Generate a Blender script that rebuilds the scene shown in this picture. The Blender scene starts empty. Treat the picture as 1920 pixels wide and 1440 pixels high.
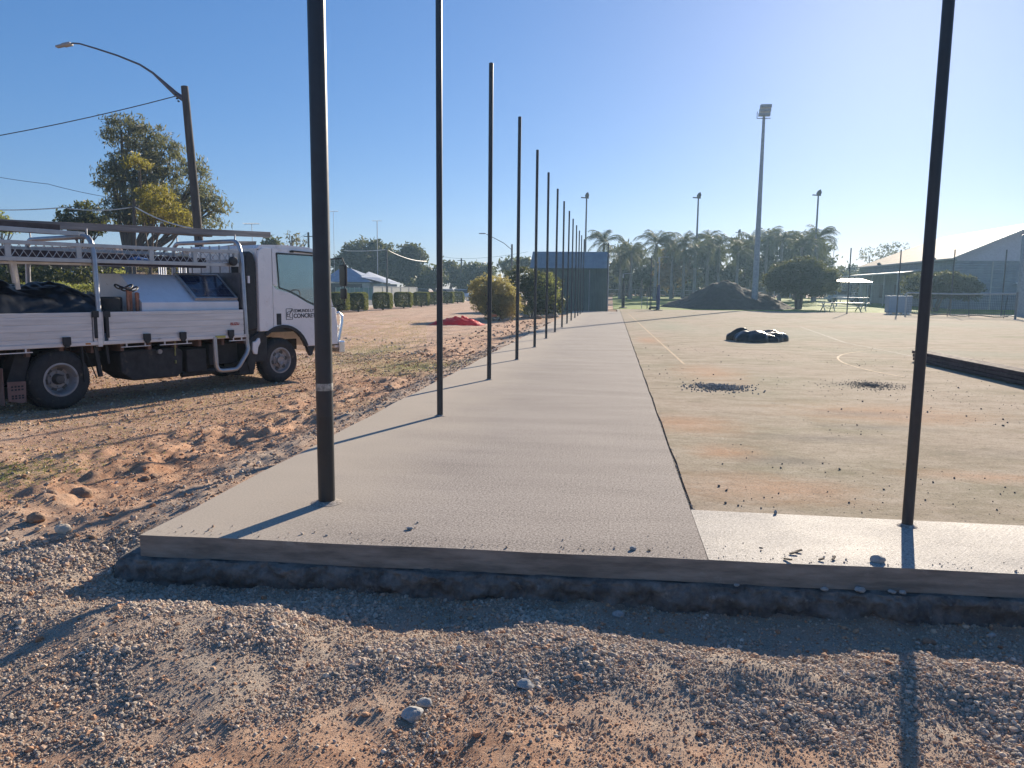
import bpy, math, random
import numpy as np
from mathutils import Vector, Matrix
R_ = math.radians
random.seed(7); RNG = np.random.default_rng(11)
scene = bpy.context.scene
COL = scene.collection

# ------------------------------------------------------------------ camera
H = 1.5; FPX = 1400.0
a_, p_, r_ = R_(7.45), R_(7.15), R_(0.65)
FWD = Vector((-math.sin(a_)*math.cos(p_), math.cos(a_)*math.cos(p_), -math.sin(p_)))
_rt = Vector((math.cos(a_), math.sin(a_), 0)); _up = _rt.cross(FWD)
RT = _rt*math.cos(r_)+_up*math.sin(r_); UP = _up*math.cos(r_)-_rt*math.sin(r_)
cd = bpy.data.cameras.new('camera'); cam = bpy.data.objects.new('camera', cd); COL.objects.link(cam)
cam.matrix_world = Matrix(((RT.x, UP.x, -FWD.x, 0), (RT.y, UP.y, -FWD.y, 0), (RT.z, UP.z, -FWD.z, H), (0, 0, 0, 1)))
cd.sensor_width = 36; cd.lens = 36*FPX/1920; cd.clip_start = .05; cd.clip_end = 3000
scene.camera = cam

# ------------------------------------------------------------------ light
SUN_EL, SUN_AZ = R_(20.3), R_(19.8)          # azimuth measured from +Y towards +X
w = bpy.data.worlds.new('World'); scene.world = w; w.use_nodes = True
nt = w.node_tree; nt.nodes.clear()
sk = nt.nodes.new('ShaderNodeTexSky'); sk.sky_type = 'NISHITA'; sk.sun_disc = False
sk.sun_elevation = SUN_EL; sk.sun_rotation = SUN_AZ; sk.altitude = 200
sk.air_density = 1.0; sk.dust_density = .38; sk.ozone_density = 6.0
bg = nt.nodes.new('ShaderNodeBackground'); bg.inputs[1].default_value = .106
wo = nt.nodes.new('ShaderNodeOutputWorld')
gmn = nt.nodes.new('ShaderNodeGamma'); gmn.inputs[1].default_value = .65; nt.links.new(sk.outputs[0], gmn.inputs[0]); hsn = nt.nodes.new('ShaderNodeHueSaturation'); hsn.inputs['Saturation'].default_value = 1.27; nt.links.new(gmn.outputs[0], hsn.inputs['Color']); tin = nt.nodes.new('ShaderNodeMix'); tin.data_type = 'RGBA'; tin.blend_type = 'MULTIPLY'; tin.inputs[0].default_value = 1; tin.inputs[7].default_value = (.93, .95, 1.13, 1); nt.links.new(hsn.outputs[0], tin.inputs[6]); nt.links.new(tin.outputs[2], bg.inputs[0]); nt.links.new(bg.outputs[0], wo.inputs[0])
sd = bpy.data.lights.new('sun', 'SUN'); sd.energy = 5.0; sd.angle = R_(.53); sd.color = (1, .87, .70)
so = bpy.data.objects.new('sun', sd); COL.objects.link(so)
SD = Vector((math.sin(SUN_AZ)*math.cos(SUN_EL), math.cos(SUN_AZ)*math.cos(SUN_EL), math.sin(SUN_EL)))
so.rotation_euler = SD.to_track_quat('Z', 'Y').to_euler(); so.location = (20, 40, 30)
scene.view_settings.view_transform = 'Standard'; scene.view_settings.look = 'None'
scene.view_settings.gamma = 1; scene.view_settings.exposure = .87
try:
    scene.cycles.volume_bounces = 0; scene.cycles.max_bounces = 6
    scene.cycles.transparent_max_bounces = 12
except Exception: pass

# ------------------------------------------------------------------ measuring helpers: a photo direction turned into a place at a chosen distance
def ray(px, py): return RT*((px-960)/FPX)+UP*((720-py)/FPX)+FWD
def gnd(px, py, z=0.):
    d = ray(px, py); t = (z-H)/d.z; return Vector((d.x*t, d.y*t, z))
def pt(px, py, Y):
    d = ray(px, py); t = Y/d.y; return Vector((d.x*t, Y, H+d.z*t))

# ------------------------------------------------------------------ noise
def _hash(ix, iy, s):
    h = (ix*374761393+iy*668265263+s*974711) & 0xffffffff
    h = ((h ^ (h >> 13))*1274126177) & 0xffffffff
    return ((h ^ (h >> 16)) & 0xffff)/65535.0
def vnoise(x, y, s=0):
    xi = np.floor(x).astype(np.int64); yi = np.floor(y).astype(np.int64)
    fx = x-xi; fy = y-yi; fx = fx*fx*(3-2*fx); fy = fy*fy*(3-2*fy)
    a = _hash(xi, yi, s); b = _hash(xi+1, yi, s); c = _hash(xi, yi+1, s); d = _hash(xi+1, yi+1, s)
    return (a*(1-fx)+b*fx)*(1-fy)+(c*(1-fx)+d*fx)*fy
def fbm(x, y, s=0, o=4):
    v = 0; a = .5; t = 0
    for i in range(o):
        v = v+a*vnoise(x*2**i+i*17.3, y*2**i+i*9.1, s+i*31); t += a; a *= .5
    return v/t
def sstep(a, b, x):
    t = np.clip((x-a)/(b-a), 0, 1); return t*t*(3-2*t)

# ------------------------------------------------------------------ materials
def newmat(name):
    m = bpy.data.materials.new(name); m.use_nodes = True; n = m.node_tree.nodes; n.clear()
    out = n.new('ShaderNodeOutputMaterial'); b = n.new('ShaderNodeBsdfPrincipled')
    m.node_tree.links.new(b.outputs[0], out.inputs[0]); return m, m.node_tree, b, out
def L(nt, a, b): nt.links.new(a, b)
def noise(nt, scale, detail=4, rough=.6, stretch=None, coord='Object', rot=0):
    tc = nt.nodes.new('ShaderNodeTexCoord'); mp = nt.nodes.new('ShaderNodeMapping')
    if rot:
        m0 = nt.nodes.new('ShaderNodeMapping'); L(nt, tc.outputs[coord], m0.inputs[0]); m0.inputs['Rotation'].default_value = (0, 0, rot); L(nt, m0.outputs[0], mp.inputs[0])
    else: L(nt, tc.outputs[coord], mp.inputs[0])
    if stretch: mp.inputs['Scale'].default_value = stretch
    n = nt.nodes.new('ShaderNodeTexNoise'); n.inputs['Scale'].default_value = scale
    n.inputs['Detail'].default_value = detail; n.inputs['Roughness'].default_value = rough
    L(nt, mp.outputs[0], n.inputs['Vector']); return n.outputs['Fac']
def ramp(nt, fac, stops):
    r = nt.nodes.new('ShaderNodeValToRGB'); e = r.color_ramp.elements
    while len(e) < len(stops): e.new(.5)
    for i, (p, c) in enumerate(stops):
        e[i].position = p; e[i].color = (c, c, c, 1) if not hasattr(c, '__len__') else (*c, 1)
    L(nt, fac, r.inputs[0]); return r.outputs[0]
def mixc(nt, fac, a, b, mode='MIX'):
    m = nt.nodes.new('ShaderNodeMix'); m.data_type = 'RGBA'; m.blend_type = mode
    for s, v in ((m.inputs[0], fac), (m.inputs[6], a), (m.inputs[7], b)):
        if isinstance(v, (int, float)): s.default_value = v
        elif isinstance(v, tuple): s.default_value = (*v, 1)
        else: L(nt, v, s)
    return m.outputs[2]
def bump(nt, b, h, strength, dist):
    bp = nt.nodes.new('ShaderNodeBump'); bp.inputs['Strength'].default_value = strength; bp.inputs['Distance'].default_value = dist
    L(nt, h, bp.inputs['Height']); L(nt, bp.outputs[0], b.inputs['Normal'])
def M(name, col, rough=.6, metal=0, var=.25, scale=6, bmp=0, bscale=40, dirt=None, stretch=None, coat=0, emit=None, spec=None, hue=None):
    m, nt, b, o = newmat(name)
    f = noise(nt, scale, 5, .65, stretch)
    c2 = hue or tuple(c*(1-var) for c in col)
    c = mixc(nt, ramp(nt, f, [(.35, 0), (.65, 1)]), tuple(min(1, c*(1+var*.35)) for c in col), c2)
    if dirt:
        f2 = noise(nt, dirt[0], 6, .7); c = mixc(nt, ramp(nt, f2, [(dirt[2], 0), (dirt[2]+.12, 1)]), c, dirt[1])
    L(nt, c, b.inputs['Base Color']); b.inputs['Metallic'].default_value = metal
    rr = ramp(nt, noise(nt, scale*2.3, 4), [(.3, max(.03, rough-.08)), (.7, min(1, rough+.08))]); L(nt, rr, b.inputs['Roughness'])
    if coat: b.inputs['Coat Weight'].default_value = coat; b.inputs['Coat Roughness'].default_value = .08
    if spec is not None: b.inputs['Specular IOR Level'].default_value = spec
    if bmp: bump(nt, b, noise(nt, bscale, 5, .7, stretch), .6, bmp)
    return m
def leafmat(name, a, b2, trans=.35, tc=(.5, .5, .08)):
    m, nt, b, out = newmat(name)
    g = nt.nodes.new('ShaderNodeNewGeometry')
    c = ramp(nt, g.outputs['Random Per Island'], [(0, a), (.55, tuple((x+y)/2 for x, y in zip(a, b2))), (1, b2)])
    f = noise(nt, .7, 3); c = mixc(nt, ramp(nt, f, [(.4, 0), (.62, 1)]), c, mixc(nt, .6, c, a), 'MIX')
    L(nt, c, b.inputs['Base Color']); b.inputs['Roughness'].default_value = .6; b.inputs['Specular IOR Level'].default_value = .3
    t = nt.nodes.new('ShaderNodeBsdfTranslucent'); L(nt, mixc(nt, .5, c, tc, 'ADD'), t.inputs[0])
    ms = nt.nodes.new('ShaderNodeMixShader'); ms.inputs[0].default_value = trans
    L(nt, b.outputs[0], ms.inputs[1]); L(nt, t.outputs[0], ms.inputs[2]); L(nt, ms.outputs[0], out.inputs[0]); return m

# ------------------------------------------------------------------ mesh builder
class MB:
    def __init__(s): s.v = []; s.f = []; s.mi = []; s.m = 0
    def add(s, vs, fs):
        o = len(s.v); s.v += [tuple(v) for v in vs]
        for f in fs: s.f.append(tuple(i+o for i in f)); s.mi.append(s.m)
    def box(s, x0, x1, y0, y1, z0, z1, Mx=None):
        vs = [Vector((x, y, z)) for x in (x0, x1) for y in (y0, y1) for z in (z0, z1)]
        if Mx: vs = [Mx @ v for v in vs]
        s.add(vs, [(0, 1, 3, 2), (4, 6, 7, 5), (0, 4, 5, 1), (2, 3, 7, 6), (0, 2, 6, 4), (1, 5, 7, 3)]); return s
    def bar(s, a, b, w_, h_=None, up=(0, 0, 1)):
        a = Vector(a); b = Vector(b); h_ = h_ or w_; d = (b-a).normalized(); u = Vector(up)
        if abs(d.dot(u)) > .98: u = Vector((1, 0, 0))
        x = d.cross(u).normalized()*w_/2; y = x.cross(d).normalized()*h_/2
        vs = [p+sx*x+sy*y for p in (a, b) for sx, sy in ((-1, -1), (1, -1), (1, 1), (-1, 1))]
        s.add(vs, [(0, 1, 2, 3), (7, 6, 5, 4), (0, 4, 5, 1), (1, 5, 6, 2), (2, 6, 7, 3), (3, 7, 4, 0)]); return s
    def tube(s, path, r, n=10, cap=True):
        P = [Vector(p) for p in path]; k = len(P); rs = list(r) if hasattr(r, '__len__') else [r]*k
        vs = []; ref = None
        for i, p in enumerate(P):
            d = (P[min(i+1, k-1)]-P[max(i-1, 0)]).normalized()
            if ref is None:
                ref = Vector((0, 0, 1)) if abs(d.z) < .9 else Vector((1, 0, 0))
            x = d.cross(ref).normalized(); y = x.cross(d).normalized(); ref = y
            for j in range(n):
                t = 2*math.pi*j/n; vs.append(p+(x*math.cos(t)+y*math.sin(t))*rs[i])
        fs = [(i*n+j, i*n+(j+1) % n, (i+1)*n+(j+1) % n, (i+1)*n+j) for i in range(k-1) for j in range(n)]
        if cap: fs += [tuple(range(n))[::-1], tuple(range((k-1)*n, k*n))]
        s.add(vs, fs); return s
    def prism(s, poly, y0, y1, ax='y'):      # poly in (x,z) extruded along y; ax='x': poly in (y,z) extruded along x; ax='z': (x,y)
        n = len(poly)
        def V(p, t): return {'y': (p[0], t, p[1]), 'x': (t, p[0], p[1]), 'z': (p[0], p[1], t)}[ax]
        s.add([V(p, t) for t in (y0, y1) for p in poly],
              [tuple(range(n)), tuple(range(n, 2*n))[::-1]]+[(i, n+i, n+(i+1) % n, (i+1) % n) for i in range(n)]); return s
    def lathe(s, prof, c, axis='y', n=28, cap=True):   # prof list of (r, t)
        vs = []; c = Vector(c)
        for r, t in prof:
            for j in range(n):
                q = 2*math.pi*j/n
                vs.append(c+(Vector((r*math.cos(q), t, r*math.sin(q))) if axis == 'y' else Vector((r*math.cos(q), r*math.sin(q), t))))
        k = len(prof); s.add(vs, [(i*n+j, i*n+(j+1) % n, (i+1)*n+(j+1) % n, (i+1)*n+j) for i in range(k-1) for j in range(n)]+([tuple(range(n))[::-1], tuple(range((k-1)*n, k*n))] if cap else [])); return s
    def rock(s, c, r, seed=0, sub=2, sq=(1, 1, .7)):
        import bmesh
        rn = random.Random(seed); bm = bmesh.new(); bmesh.ops.create_icosphere(bm, subdivisions=sub, radius=1)
        pl = [(Vector((rn.uniform(-1, 1), rn.uniform(-1, 1), rn.uniform(-1, 1))).normalized(), rn.uniform(.55, .95)) for _ in range(7)]
        vs = []
        for v in bm.verts:
            p = v.co.copy()
            for nn, dd in pl:
                e = p.dot(nn)-dd
                if e > 0: p -= nn*e*.85
            p *= rn.uniform(.95, 1.05); vs.append(Vector((p.x*sq[0], p.y*sq[1], p.z*sq[2]))*r+Vector(c))
        bm.verts.ensure_lookup_table(); s.add(vs, [tuple(v.index for v in f.verts) for f in bm.faces]); bm.free(); return s
    def build(s, name, mat, parent=None, smooth=False, bevel=0, mx=None, seg=2):
        me = bpy.data.meshes.new(name); me.from_pydata(s.v, [], s.f)
        for m in (mat if isinstance(mat, (list, tuple)) else [mat]): me.materials.append(m)
        if isinstance(mat, (list, tuple)): me.polygons.foreach_set('material_index', s.mi)
        import bmesh
        bm = bmesh.new(); bm.from_mesh(me); bmesh.ops.recalc_face_normals(bm, faces=bm.faces); bm.to_mesh(me); bm.free()
        if smooth:
            me.polygons.foreach_set('use_smooth', [True]*len(me.polygons))
            try: me.set_sharp_from_angle(angle=R_(38))
            except Exception: pass
        o = bpy.data.objects.new(name, me); COL.objects.link(o)
        if parent: o.parent = parent
        if mx: o.matrix_world = mx
        if bevel:
            b = o.modifiers.new('bevel', 'BEVEL'); b.width = bevel; b.segments = seg; b.limit_method = 'ANGLE'; b.angle_limit = R_(35); b.harden_normals = False
        return o
def npmesh(name, V, F, mat, parent=None, smooth=False, attrs=None):
    V = np.asarray(V, dtype=np.float32); F = np.asarray(F, dtype=np.int32); k = F.shape[1]
    me = bpy.data.meshes.new(name); me.vertices.add(len(V)); me.vertices.foreach_set('co', V.ravel())
    me.loops.add(F.size); me.loops.foreach_set('vertex_index', F.ravel())
    me.polygons.add(len(F)); me.polygons.foreach_set('loop_start', np.arange(0, F.size, k, dtype=np.int32))
    me.polygons.foreach_set('loop_total', np.full(len(F), k, dtype=np.int32))
    if smooth: me.polygons.foreach_set('use_smooth', np.ones(len(F), dtype=bool))
    for an, av in (attrs or {}).items():
        at = me.attributes.new(an, 'FLOAT', 'POINT'); at.data.foreach_set('value', np.asarray(av, dtype=np.float32))
    me.update(calc_edges=True); me.materials.append(mat)
    o = bpy.data.objects.new(name, me); COL.objects.link(o)
    if parent: o.parent = parent
    return o
def tag(o, label=None, cat=None, group=None, kind=None):
    if label: o['label'] = label
    if cat: o['category'] = cat
    if group: o['group'] = group
    if kind: o['kind'] = kind
    return o
def empty(name, loc, label, cat, group=None, rz=0):
    o = bpy.data.objects.new(name, None); COL.objects.link(o); o.location = loc; o.rotation_euler = (0, 0, rz); o.empty_display_size = .2
    return tag(o, label, cat, group)
def text(name, s, size, mat, parent, mx, depth=.002, bold=0):
    cu = bpy.data.curves.new(name, 'FONT'); cu.body = s; cu.size = size; cu.extrude = depth; cu.offset = bold
    o = bpy.data.objects.new(name, cu); COL.objects.link(o)
    me = bpy.data.meshes.new_from_object(o.evaluated_get(bpy.context.evaluated_depsgraph_get()))
    bpy.data.objects.remove(o); me.materials.append(mat)
    o = bpy.data.objects.new(name, me); COL.objects.link(o); o.parent = parent; o.matrix_local = mx; return o
ORD = ['first', 'second', 'third', 'fourth', 'fifth', 'sixth', 'seventh', 'eighth', 'ninth', 'tenth', 'eleventh', 'twelfth', 'thirteenth', 'fourteenth']

# ================================================================== GROUND
TRK = gnd(118, 768, -.18); TRKF = gnd(540, 717, -.18)
def zg(x, y):
    x = np.asarray(x, float); y = np.asarray(y, float)
    z = -.18+.0*x
    far = sstep(15, 60, y); z = z*(1-far)-.10*far
    # level strip heaped against the left edge of the path
    z = z+.12*np.exp(-((x+2.9)/.55)**2)*sstep(4.2, 4.9, y)*(1-sstep(40, 55, y))
    z = z+.09*sstep(-3.4, -4.0, -(-x))*0
    # trench in front of the slab and the gravel heap nearer the camera
    fr = sstep(-3.5, -2.6, x)*(1-sstep(4.3, 4.8, y))
    z = z-.10*fr*np.exp(-((y-4.0)/.55)**2)
    z = z+.060*sstep(-3.6, -2.2, x)*np.exp(-((y-3.25-.25*(fbm(x*.8, y*0+2, 4, 2)-.5))/.26)**2)*np.clip(2.4*fbm(x*1.3, y*.9+5, 3, 2)-.6, 0, 1.3)
    z = z+.045*sstep(-3.4, -2, x)*(1-sstep(3.0, 3.9, y))*(.4+1.2*fbm(x*1.7+3, y*1.7, 7, 3))
    # rough
    lf = (1-sstep(40, 80, y))
    near = 1-sstep(7, 16, np.hypot(x+2, y))
    z = z+lf*(.05*(fbm(x*.7, y*.5, 5, 3)-.5)+near*.085*(fbm(x*2.3, y*1.7, 9, 4)-.5)+near*(.040+.02*(x < -3))*(fbm(x*8, y*6, 15, 3)-.5))
    # cloddy churned band between the path and the truck
    cb = np.exp(-((x+4.2)/1.0)**2)*sstep(4.0, 5.5, y)*(1-sstep(12, 30, y))
    r = fbm(x*3.6, y*1.9, 21, 4); z = z+cb*.34*np.clip(r-.50, 0, 1)+cb*.07*(fbm(x*8, y*4.5, 27, 2)-.5)
    # wheel ruts running away with the path
    z = z+.040*(fbm(x*2.6+.25*y, y*.22, 33, 3)-.5)*(x < -3.2)*lf*2
    # level round the truck
    tr = np.exp(-(((x+7)/2.3)**4+((y-11)/4.0)**4)); z = z*(1-.85*tr)+(-.185)*.85*tr
    # the playing field rises beyond the court
    fld = sstep(64, 72, y)*sstep(-8, 2, x); z = z*(1-fld)+fld*(-.03+np.clip((y-70)*.0125, 0, .78))
    # hidden base under path and court
    under = ((x > -2.72) & (y > 4.34) & (y < 66) & (x < 47)).astype(float)
    z = np.where(under > 0, np.minimum(z, -.34), z)
    return z
def zg1(x, y): return float(zg(np.array([x]), np.array([y]))[0])

def grow(a, b, d0, k):
    out = [a]; s = 1 if b > a else -1
    while abs(out[-1]-a) < abs(b-a): out.append(out[-1]+s*(d0+k*abs(out[-1]-a)))
    return out[1:]
xs = np.array(sorted(grow(-8.5, -900, .04, .025)+list(np.arange(-8.5, 5.0, .032))+grow(5.0, 900, .04, .05)))
ys = np.array(sorted(grow(1.2, -60, .05, .08)+list(np.arange(1.2, 8.0, .030))+grow(8.0, 1400, .032, .012)))
X, Y = np.meshgrid(xs, ys); Z = zg(X.ravel(), Y.ravel())
nx, ny = len(xs), len(ys)
I = np.arange(nx*ny).reshape(ny, nx)
F = np.stack([I[:-1, :-1].ravel(), I[:-1, 1:].ravel(), I[1:, 1:].ravel(), I[1:, :-1].ravel()], 1)
xr, yr = X.ravel(), Y.ravel()
GR = np.clip(np.maximum.reduce([
    (1-sstep(3.7, 4.4, yr+.5*(fbm(xr*.9, yr*.9, 41)-.5)))*(1-sstep(-3.0, -4.6, -(-xr)*1.0)*0)*sstep(2.15, 3.0, yr+.9*(fbm(xr*1.3, yr*1.3, 43)-.5)+.25*xr*0),
    np.exp(-((xr+3.0+.25*fbm(xr, yr*.6, 44))/.30)**2)*(yr > 3.5)*.8*(1-sstep(30, 50, yr)),
    sstep(-1.2, 1.8, xr)*(yr < 4.3)*.85*fbm(xr*.8, yr*1.2, 47),
    np.exp(-(((xr+3.6)/1.0)**2+((yr-3.9)/.8)**2))]), 0, 1)
GS = np.clip(np.exp(-(((xr+5.3)/.6)**2+((yr-6.0)/.5)**2))*.45+np.exp(-(((xr+4.2)/1.2)**2+((yr-15.6)/1.6)**2))*.9+np.exp(-(((xr+6.3)/.9)**2+((yr-19.5)/2.)**2))*.6
             + sstep(.62, .8, fbm(xr*.35, yr*.25, 52))*(yr > 9)*.35, 0, 1)
ST = np.clip(sstep(-3.4, -5.6, -(-xr))*0+(xr < -4.4)*sstep(-4.4, -6.0, -(-xr))*0, 0, 1)
ST = np.clip(1-sstep(-6.5, -4.3, xr+.9*(fbm(xr*.8, yr*.5, 61)-.5)), 0, 1)*(yr > 4.5)
gm, nt, b, o_ = newmat('ground_soil')
def attr(nt, n): a = nt.nodes.new('ShaderNodeAttribute'); a.attribute_name = n; return a.outputs['Fac']
f1 = noise(nt, 1.3, 6, .6); f2 = noise(nt, 9, 8, .75); f3 = noise(nt, 55, 6, .8); f4 = noise(nt, 230, 3, .8)
soil = ramp(nt, f1, [(.3, (.40, .19, .10)), (.55, (.56, .32, .195)), (.75, (.58, .40, .27))])
soil = mixc(nt, ramp(nt, f2, [(.45, 0), (.7, .6)]), soil, (.64, .46, .31))
straw = ramp(nt, f2, [(.3, (.38, .22, .15)), (.5, (.58, .385, .265)), (.72, (.74, .55, .40))])
grav = ramp(nt, f3, [(.3, (.31, .25, .20)), (.5, (.46, .385, .31)), (.7, (.60, .51, .42))])
straw = mixc(nt, ramp(nt, noise(nt, .8, 5, .65), [(.40, .75), (.55, 0)]), straw, (.42, .235, .15)); c = mixc(nt, attr(nt, 'straw'), soil, straw)
c = mixc(nt, ramp(nt, attr(nt, 'grass'), [(.1, 0), (.9, .75)]), c, ramp(nt, f2, [(.35, (.13, .16, .05)), (.7, (.30, .30, .12))]))
gvf = nt.nodes.new('ShaderNodeMath'); gvf.operation = 'MULTIPLY'; L(nt, attr(nt, 'gravel'), gvf.inputs[0]); L(nt, ramp(nt, f2, [(.25, .55), (.6, 1)]), gvf.inputs[1])
c = mixc(nt, gvf.outputs[0], c, grav)
c = mixc(nt, ramp(nt, f3, [(.4, .0), (.62, .35)]), c, mixc(nt, .55, c, (.10, .065, .045)))
c = mixc(nt, ramp(nt, f4, [(.40, .55), (.5, 0)]), c, mixc(nt, .6, c, (.10, .07, .05))); c = mixc(nt, ramp(nt, f4, [(.54, 0), (.64, .5)]), c, mixc(nt, .5, c, (.85, .72, .58)))
L(nt, c, b.inputs['Base Color']); b.inputs['Roughness'].default_value = .95; b.inputs['Specular IOR Level'].default_value = .2
ad = nt.nodes.new('ShaderNodeMath'); ad.operation = 'MULTIPLY_ADD'; L(nt, f3, ad.inputs[0]); ad.inputs[1].default_value = .35; L(nt, f2, ad.inputs[2])
ad2 = nt.nodes.new('ShaderNodeMath'); ad2.operation = 'MULTIPLY_ADD'; L(nt, f4, ad2.inputs[0]); ad2.inputs[1].default_value = .14; L(nt, ad.outputs[0], ad2.inputs[2]); bump(nt, b, ad2.outputs[0], .85, .024)
g = npmesh('ground', np.stack([xr, yr, Z], 1), F, gm, smooth=True, attrs={'gravel': GR, 'grass': GS, 'straw': ST}); tag(g, kind='structure')

# ---- loose stones: points with geometry-node instances (stuff)
stone_m, nt, b, o_ = newmat('loose_stone')
oi = nt.nodes.new('ShaderNodeObjectInfo')
c = ramp(nt, oi.outputs['Random'], [(0, (.32, .26, .21)), (.3, (.48, .40, .32)), (.65, (.60, .50, .40)), (.86, (.62, .40, .27)), (1, (.76, .67, .56))])
L(nt, mixc(nt, .35, c, mixc(nt, 1.0, c, noise(nt, 60, 4), 'MULTIPLY')), b.inputs['Base Color']); b.inputs['Roughness'].default_value = .9; b.inputs['Specular IOR Level'].default_value = .25
clod_m, nt, b, o_ = newmat('soil_clod')
oi = nt.nodes.new('ShaderNodeObjectInfo')
c = ramp(nt, oi.outputs['Random'], [(0, (.32, .17, .10)), (.45, (.52, .30, .18)), (.8, (.58, .40, .26)), (1, (.66, .53, .40))])
L(nt, c, b.inputs['Base Color']); b.inputs['Roughness'].default_value = .95; b.inputs['Specular IOR Level'].default_value = .15
def scatter(name, pts, scl, mat, label, cat, seed, variants=5, sq=.72, custom=None, upright=False):
    """one object: a point mesh whose geometry nodes put a random pebble on every point"""
    hid = bpy.data.collections.new(name+'_shapes')
    for k in range(variants):
        mb = MB()
        if custom: custom(mb, seed+k)
        else: mb.rock((0, 0, 0), 1, seed+k, 1, (1, .72+.07*k, sq-.04*k))
        me = bpy.data.meshes.new(name+'_shape'); me.from_pydata(mb.v, [], mb.f); me.materials.append(mat)
        pass
        hid.objects.link(bpy.data.objects.new(name+'_shape', me))
    me = bpy.data.meshes.new(name); n = len(pts); me.vertices.add(n); me.vertices.foreach_set('co', np.asarray(pts, dtype=np.float32).ravel())
    a = me.attributes.new('scl', 'FLOAT', 'POINT'); a.data.foreach_set('value', np.asarray(scl, dtype=np.float32))
    rng = np.random.default_rng(seed); rot = rng.uniform(0, 6.283, (n, 3)).astype(np.float32)
    if upright: rot[:, :2] = rng.normal(0, .15, (n, 2))
    else: rot[:, :2] = rng.normal(0, .5, (n, 2))
    a = me.attributes.new('rot', 'FLOAT_VECTOR', 'POINT'); a.data.foreach_set('vector', rot.ravel())
    me.materials.append(mat)
    o = bpy.data.objects.new(name, me); COL.objects.link(o)
    ng = bpy.data.node_groups.new(name+'_nodes', 'GeometryNodeTree')
    ng.interface.new_socket('Geometry', in_out='INPUT', socket_type='NodeSocketGeometry'); ng.interface.new_socket('Geometry', in_out='OUTPUT', socket_type='NodeSocketGeometry')
    N = ng.nodes; gi = N.new('NodeGroupInput'); go = N.new('NodeGroupOutput'); ip = N.new('GeometryNodeInstanceOnPoints')
    ci = N.new('GeometryNodeCollectionInfo'); ci.inputs['Collection'].default_value = hid; ci.inputs['Separate Children'].default_value = True; ci.inputs['Reset Children'].default_value = True
    a1 = N.new('GeometryNodeInputNamedAttribute'); a1.data_type = 'FLOAT'; a1.inputs['Name'].default_value = 'scl'
    a2 = N.new('GeometryNodeInputNamedAttribute'); a2.data_type = 'FLOAT_VECTOR'; a2.inputs['Name'].default_value = 'rot'
    ng.links.new(gi.outputs[0], ip.inputs['Points']); ng.links.new(ci.outputs[0], ip.inputs['Instance']); ip.inputs['Pick Instance'].default_value = True
    ng.links.new(a2.outputs[0], ip.inputs['Rotation']); ng.links.new(a1.outputs[0], ip.inputs['Scale']); ng.links.new(ip.outputs[0], go.inputs[0])
    md = o.modifiers.new('scatter', 'NODES'); md.node_group = ng
    return tag(o, label, cat, kind='stuff')
def fan(n, r0, r1, t0, t1, rng, pw=1.0):
    u = rng.random(n); r = (r0**pw+(r1**pw-r0**pw)*u)**(1/pw); t = R_(1)*(t0+(t1-t0)*rng.random(n)); return r*np.sin(t), r*np.cos(t)
def gravel_mask(x, y):
    gx = np.clip((x-xs[0]), 0, None); i = np.clip(np.searchsorted(xs, x), 0, nx-1); j = np.clip(np.searchsorted(ys, y), 0, ny-1)
    return GR.reshape(ny, nx)[j, i]
free = lambda x, y: ~((x > -2.80) & (y > 4.10+.026*(x+2.8)))
x, y = fan(1150000, 1.9, 5.6, -50, 54, RNG, 1.3); k = free(x, y) & (RNG.random(len(x)) < (.38+.62*gravel_mask(x, y))*np.clip(3.2*fbm(x*3.2, y*3.2, 72, 4)-.95, .30, 1)) & ((y < 4.25) | (x < -2.8)); x, y = x[k], y[k]
s = np.clip(np.exp(RNG.normal(math.log(.0029), .64, len(x))), .0015, .019)*(1+.10*np.hypot(x, y)-.2)*(.5+.5*np.clip(3.2*fbm(x*3.2, y*3.2, 72, 4)-.95, 0, 1)*(.3+.7*gravel_mask(x, y)))
scatter('gravel', np.stack([x, y, zg(x, y)+s*.35], 1), s, stone_m, 'grey and tan loose gravel heaped in front of the new slab', 'gravel', 100)
x, y = fan(26000, 4.2, 26, -52, -9, RNG, 1.0); k = free(x, y) & (RNG.random(len(x)) < .25+.75*gravel_mask(x, y)) & (x < -2.8); x, y = x[k], y[k]
s = np.clip(np.exp(RNG.normal(math.log(.009), .45, len(x))), .004, .035)*(1+.03*np.hypot(x, y))
scatter('pebbles', np.stack([x, y, zg(x, y)+s*.3], 1), s, stone_m, 'scattered pebbles along the left edge of the path', 'pebbles', 140)
x, y = fan(320000, 2.0, 20, -56, 54, RNG, 1.0); k = free(x, y) & ((y < 4.2) | (x < -2.9)) & (RNG.random(len(x)) < .35+.65*np.clip(fbm(x*1.4, y*.9, 71)*2-.75, 0, 1)); x, y = x[k], y[k]
s = np.clip(np.exp(RNG.normal(math.log(.0036), .60, len(x))), .0018, .022)*(.75+.09*np.hypot(x, y))
scatter('soil_crumbs', np.stack([x, y, zg(x, y)+s*.2], 1), s, clod_m, 'orange brown crumbs of churned soil', 'soil', 180)
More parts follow.
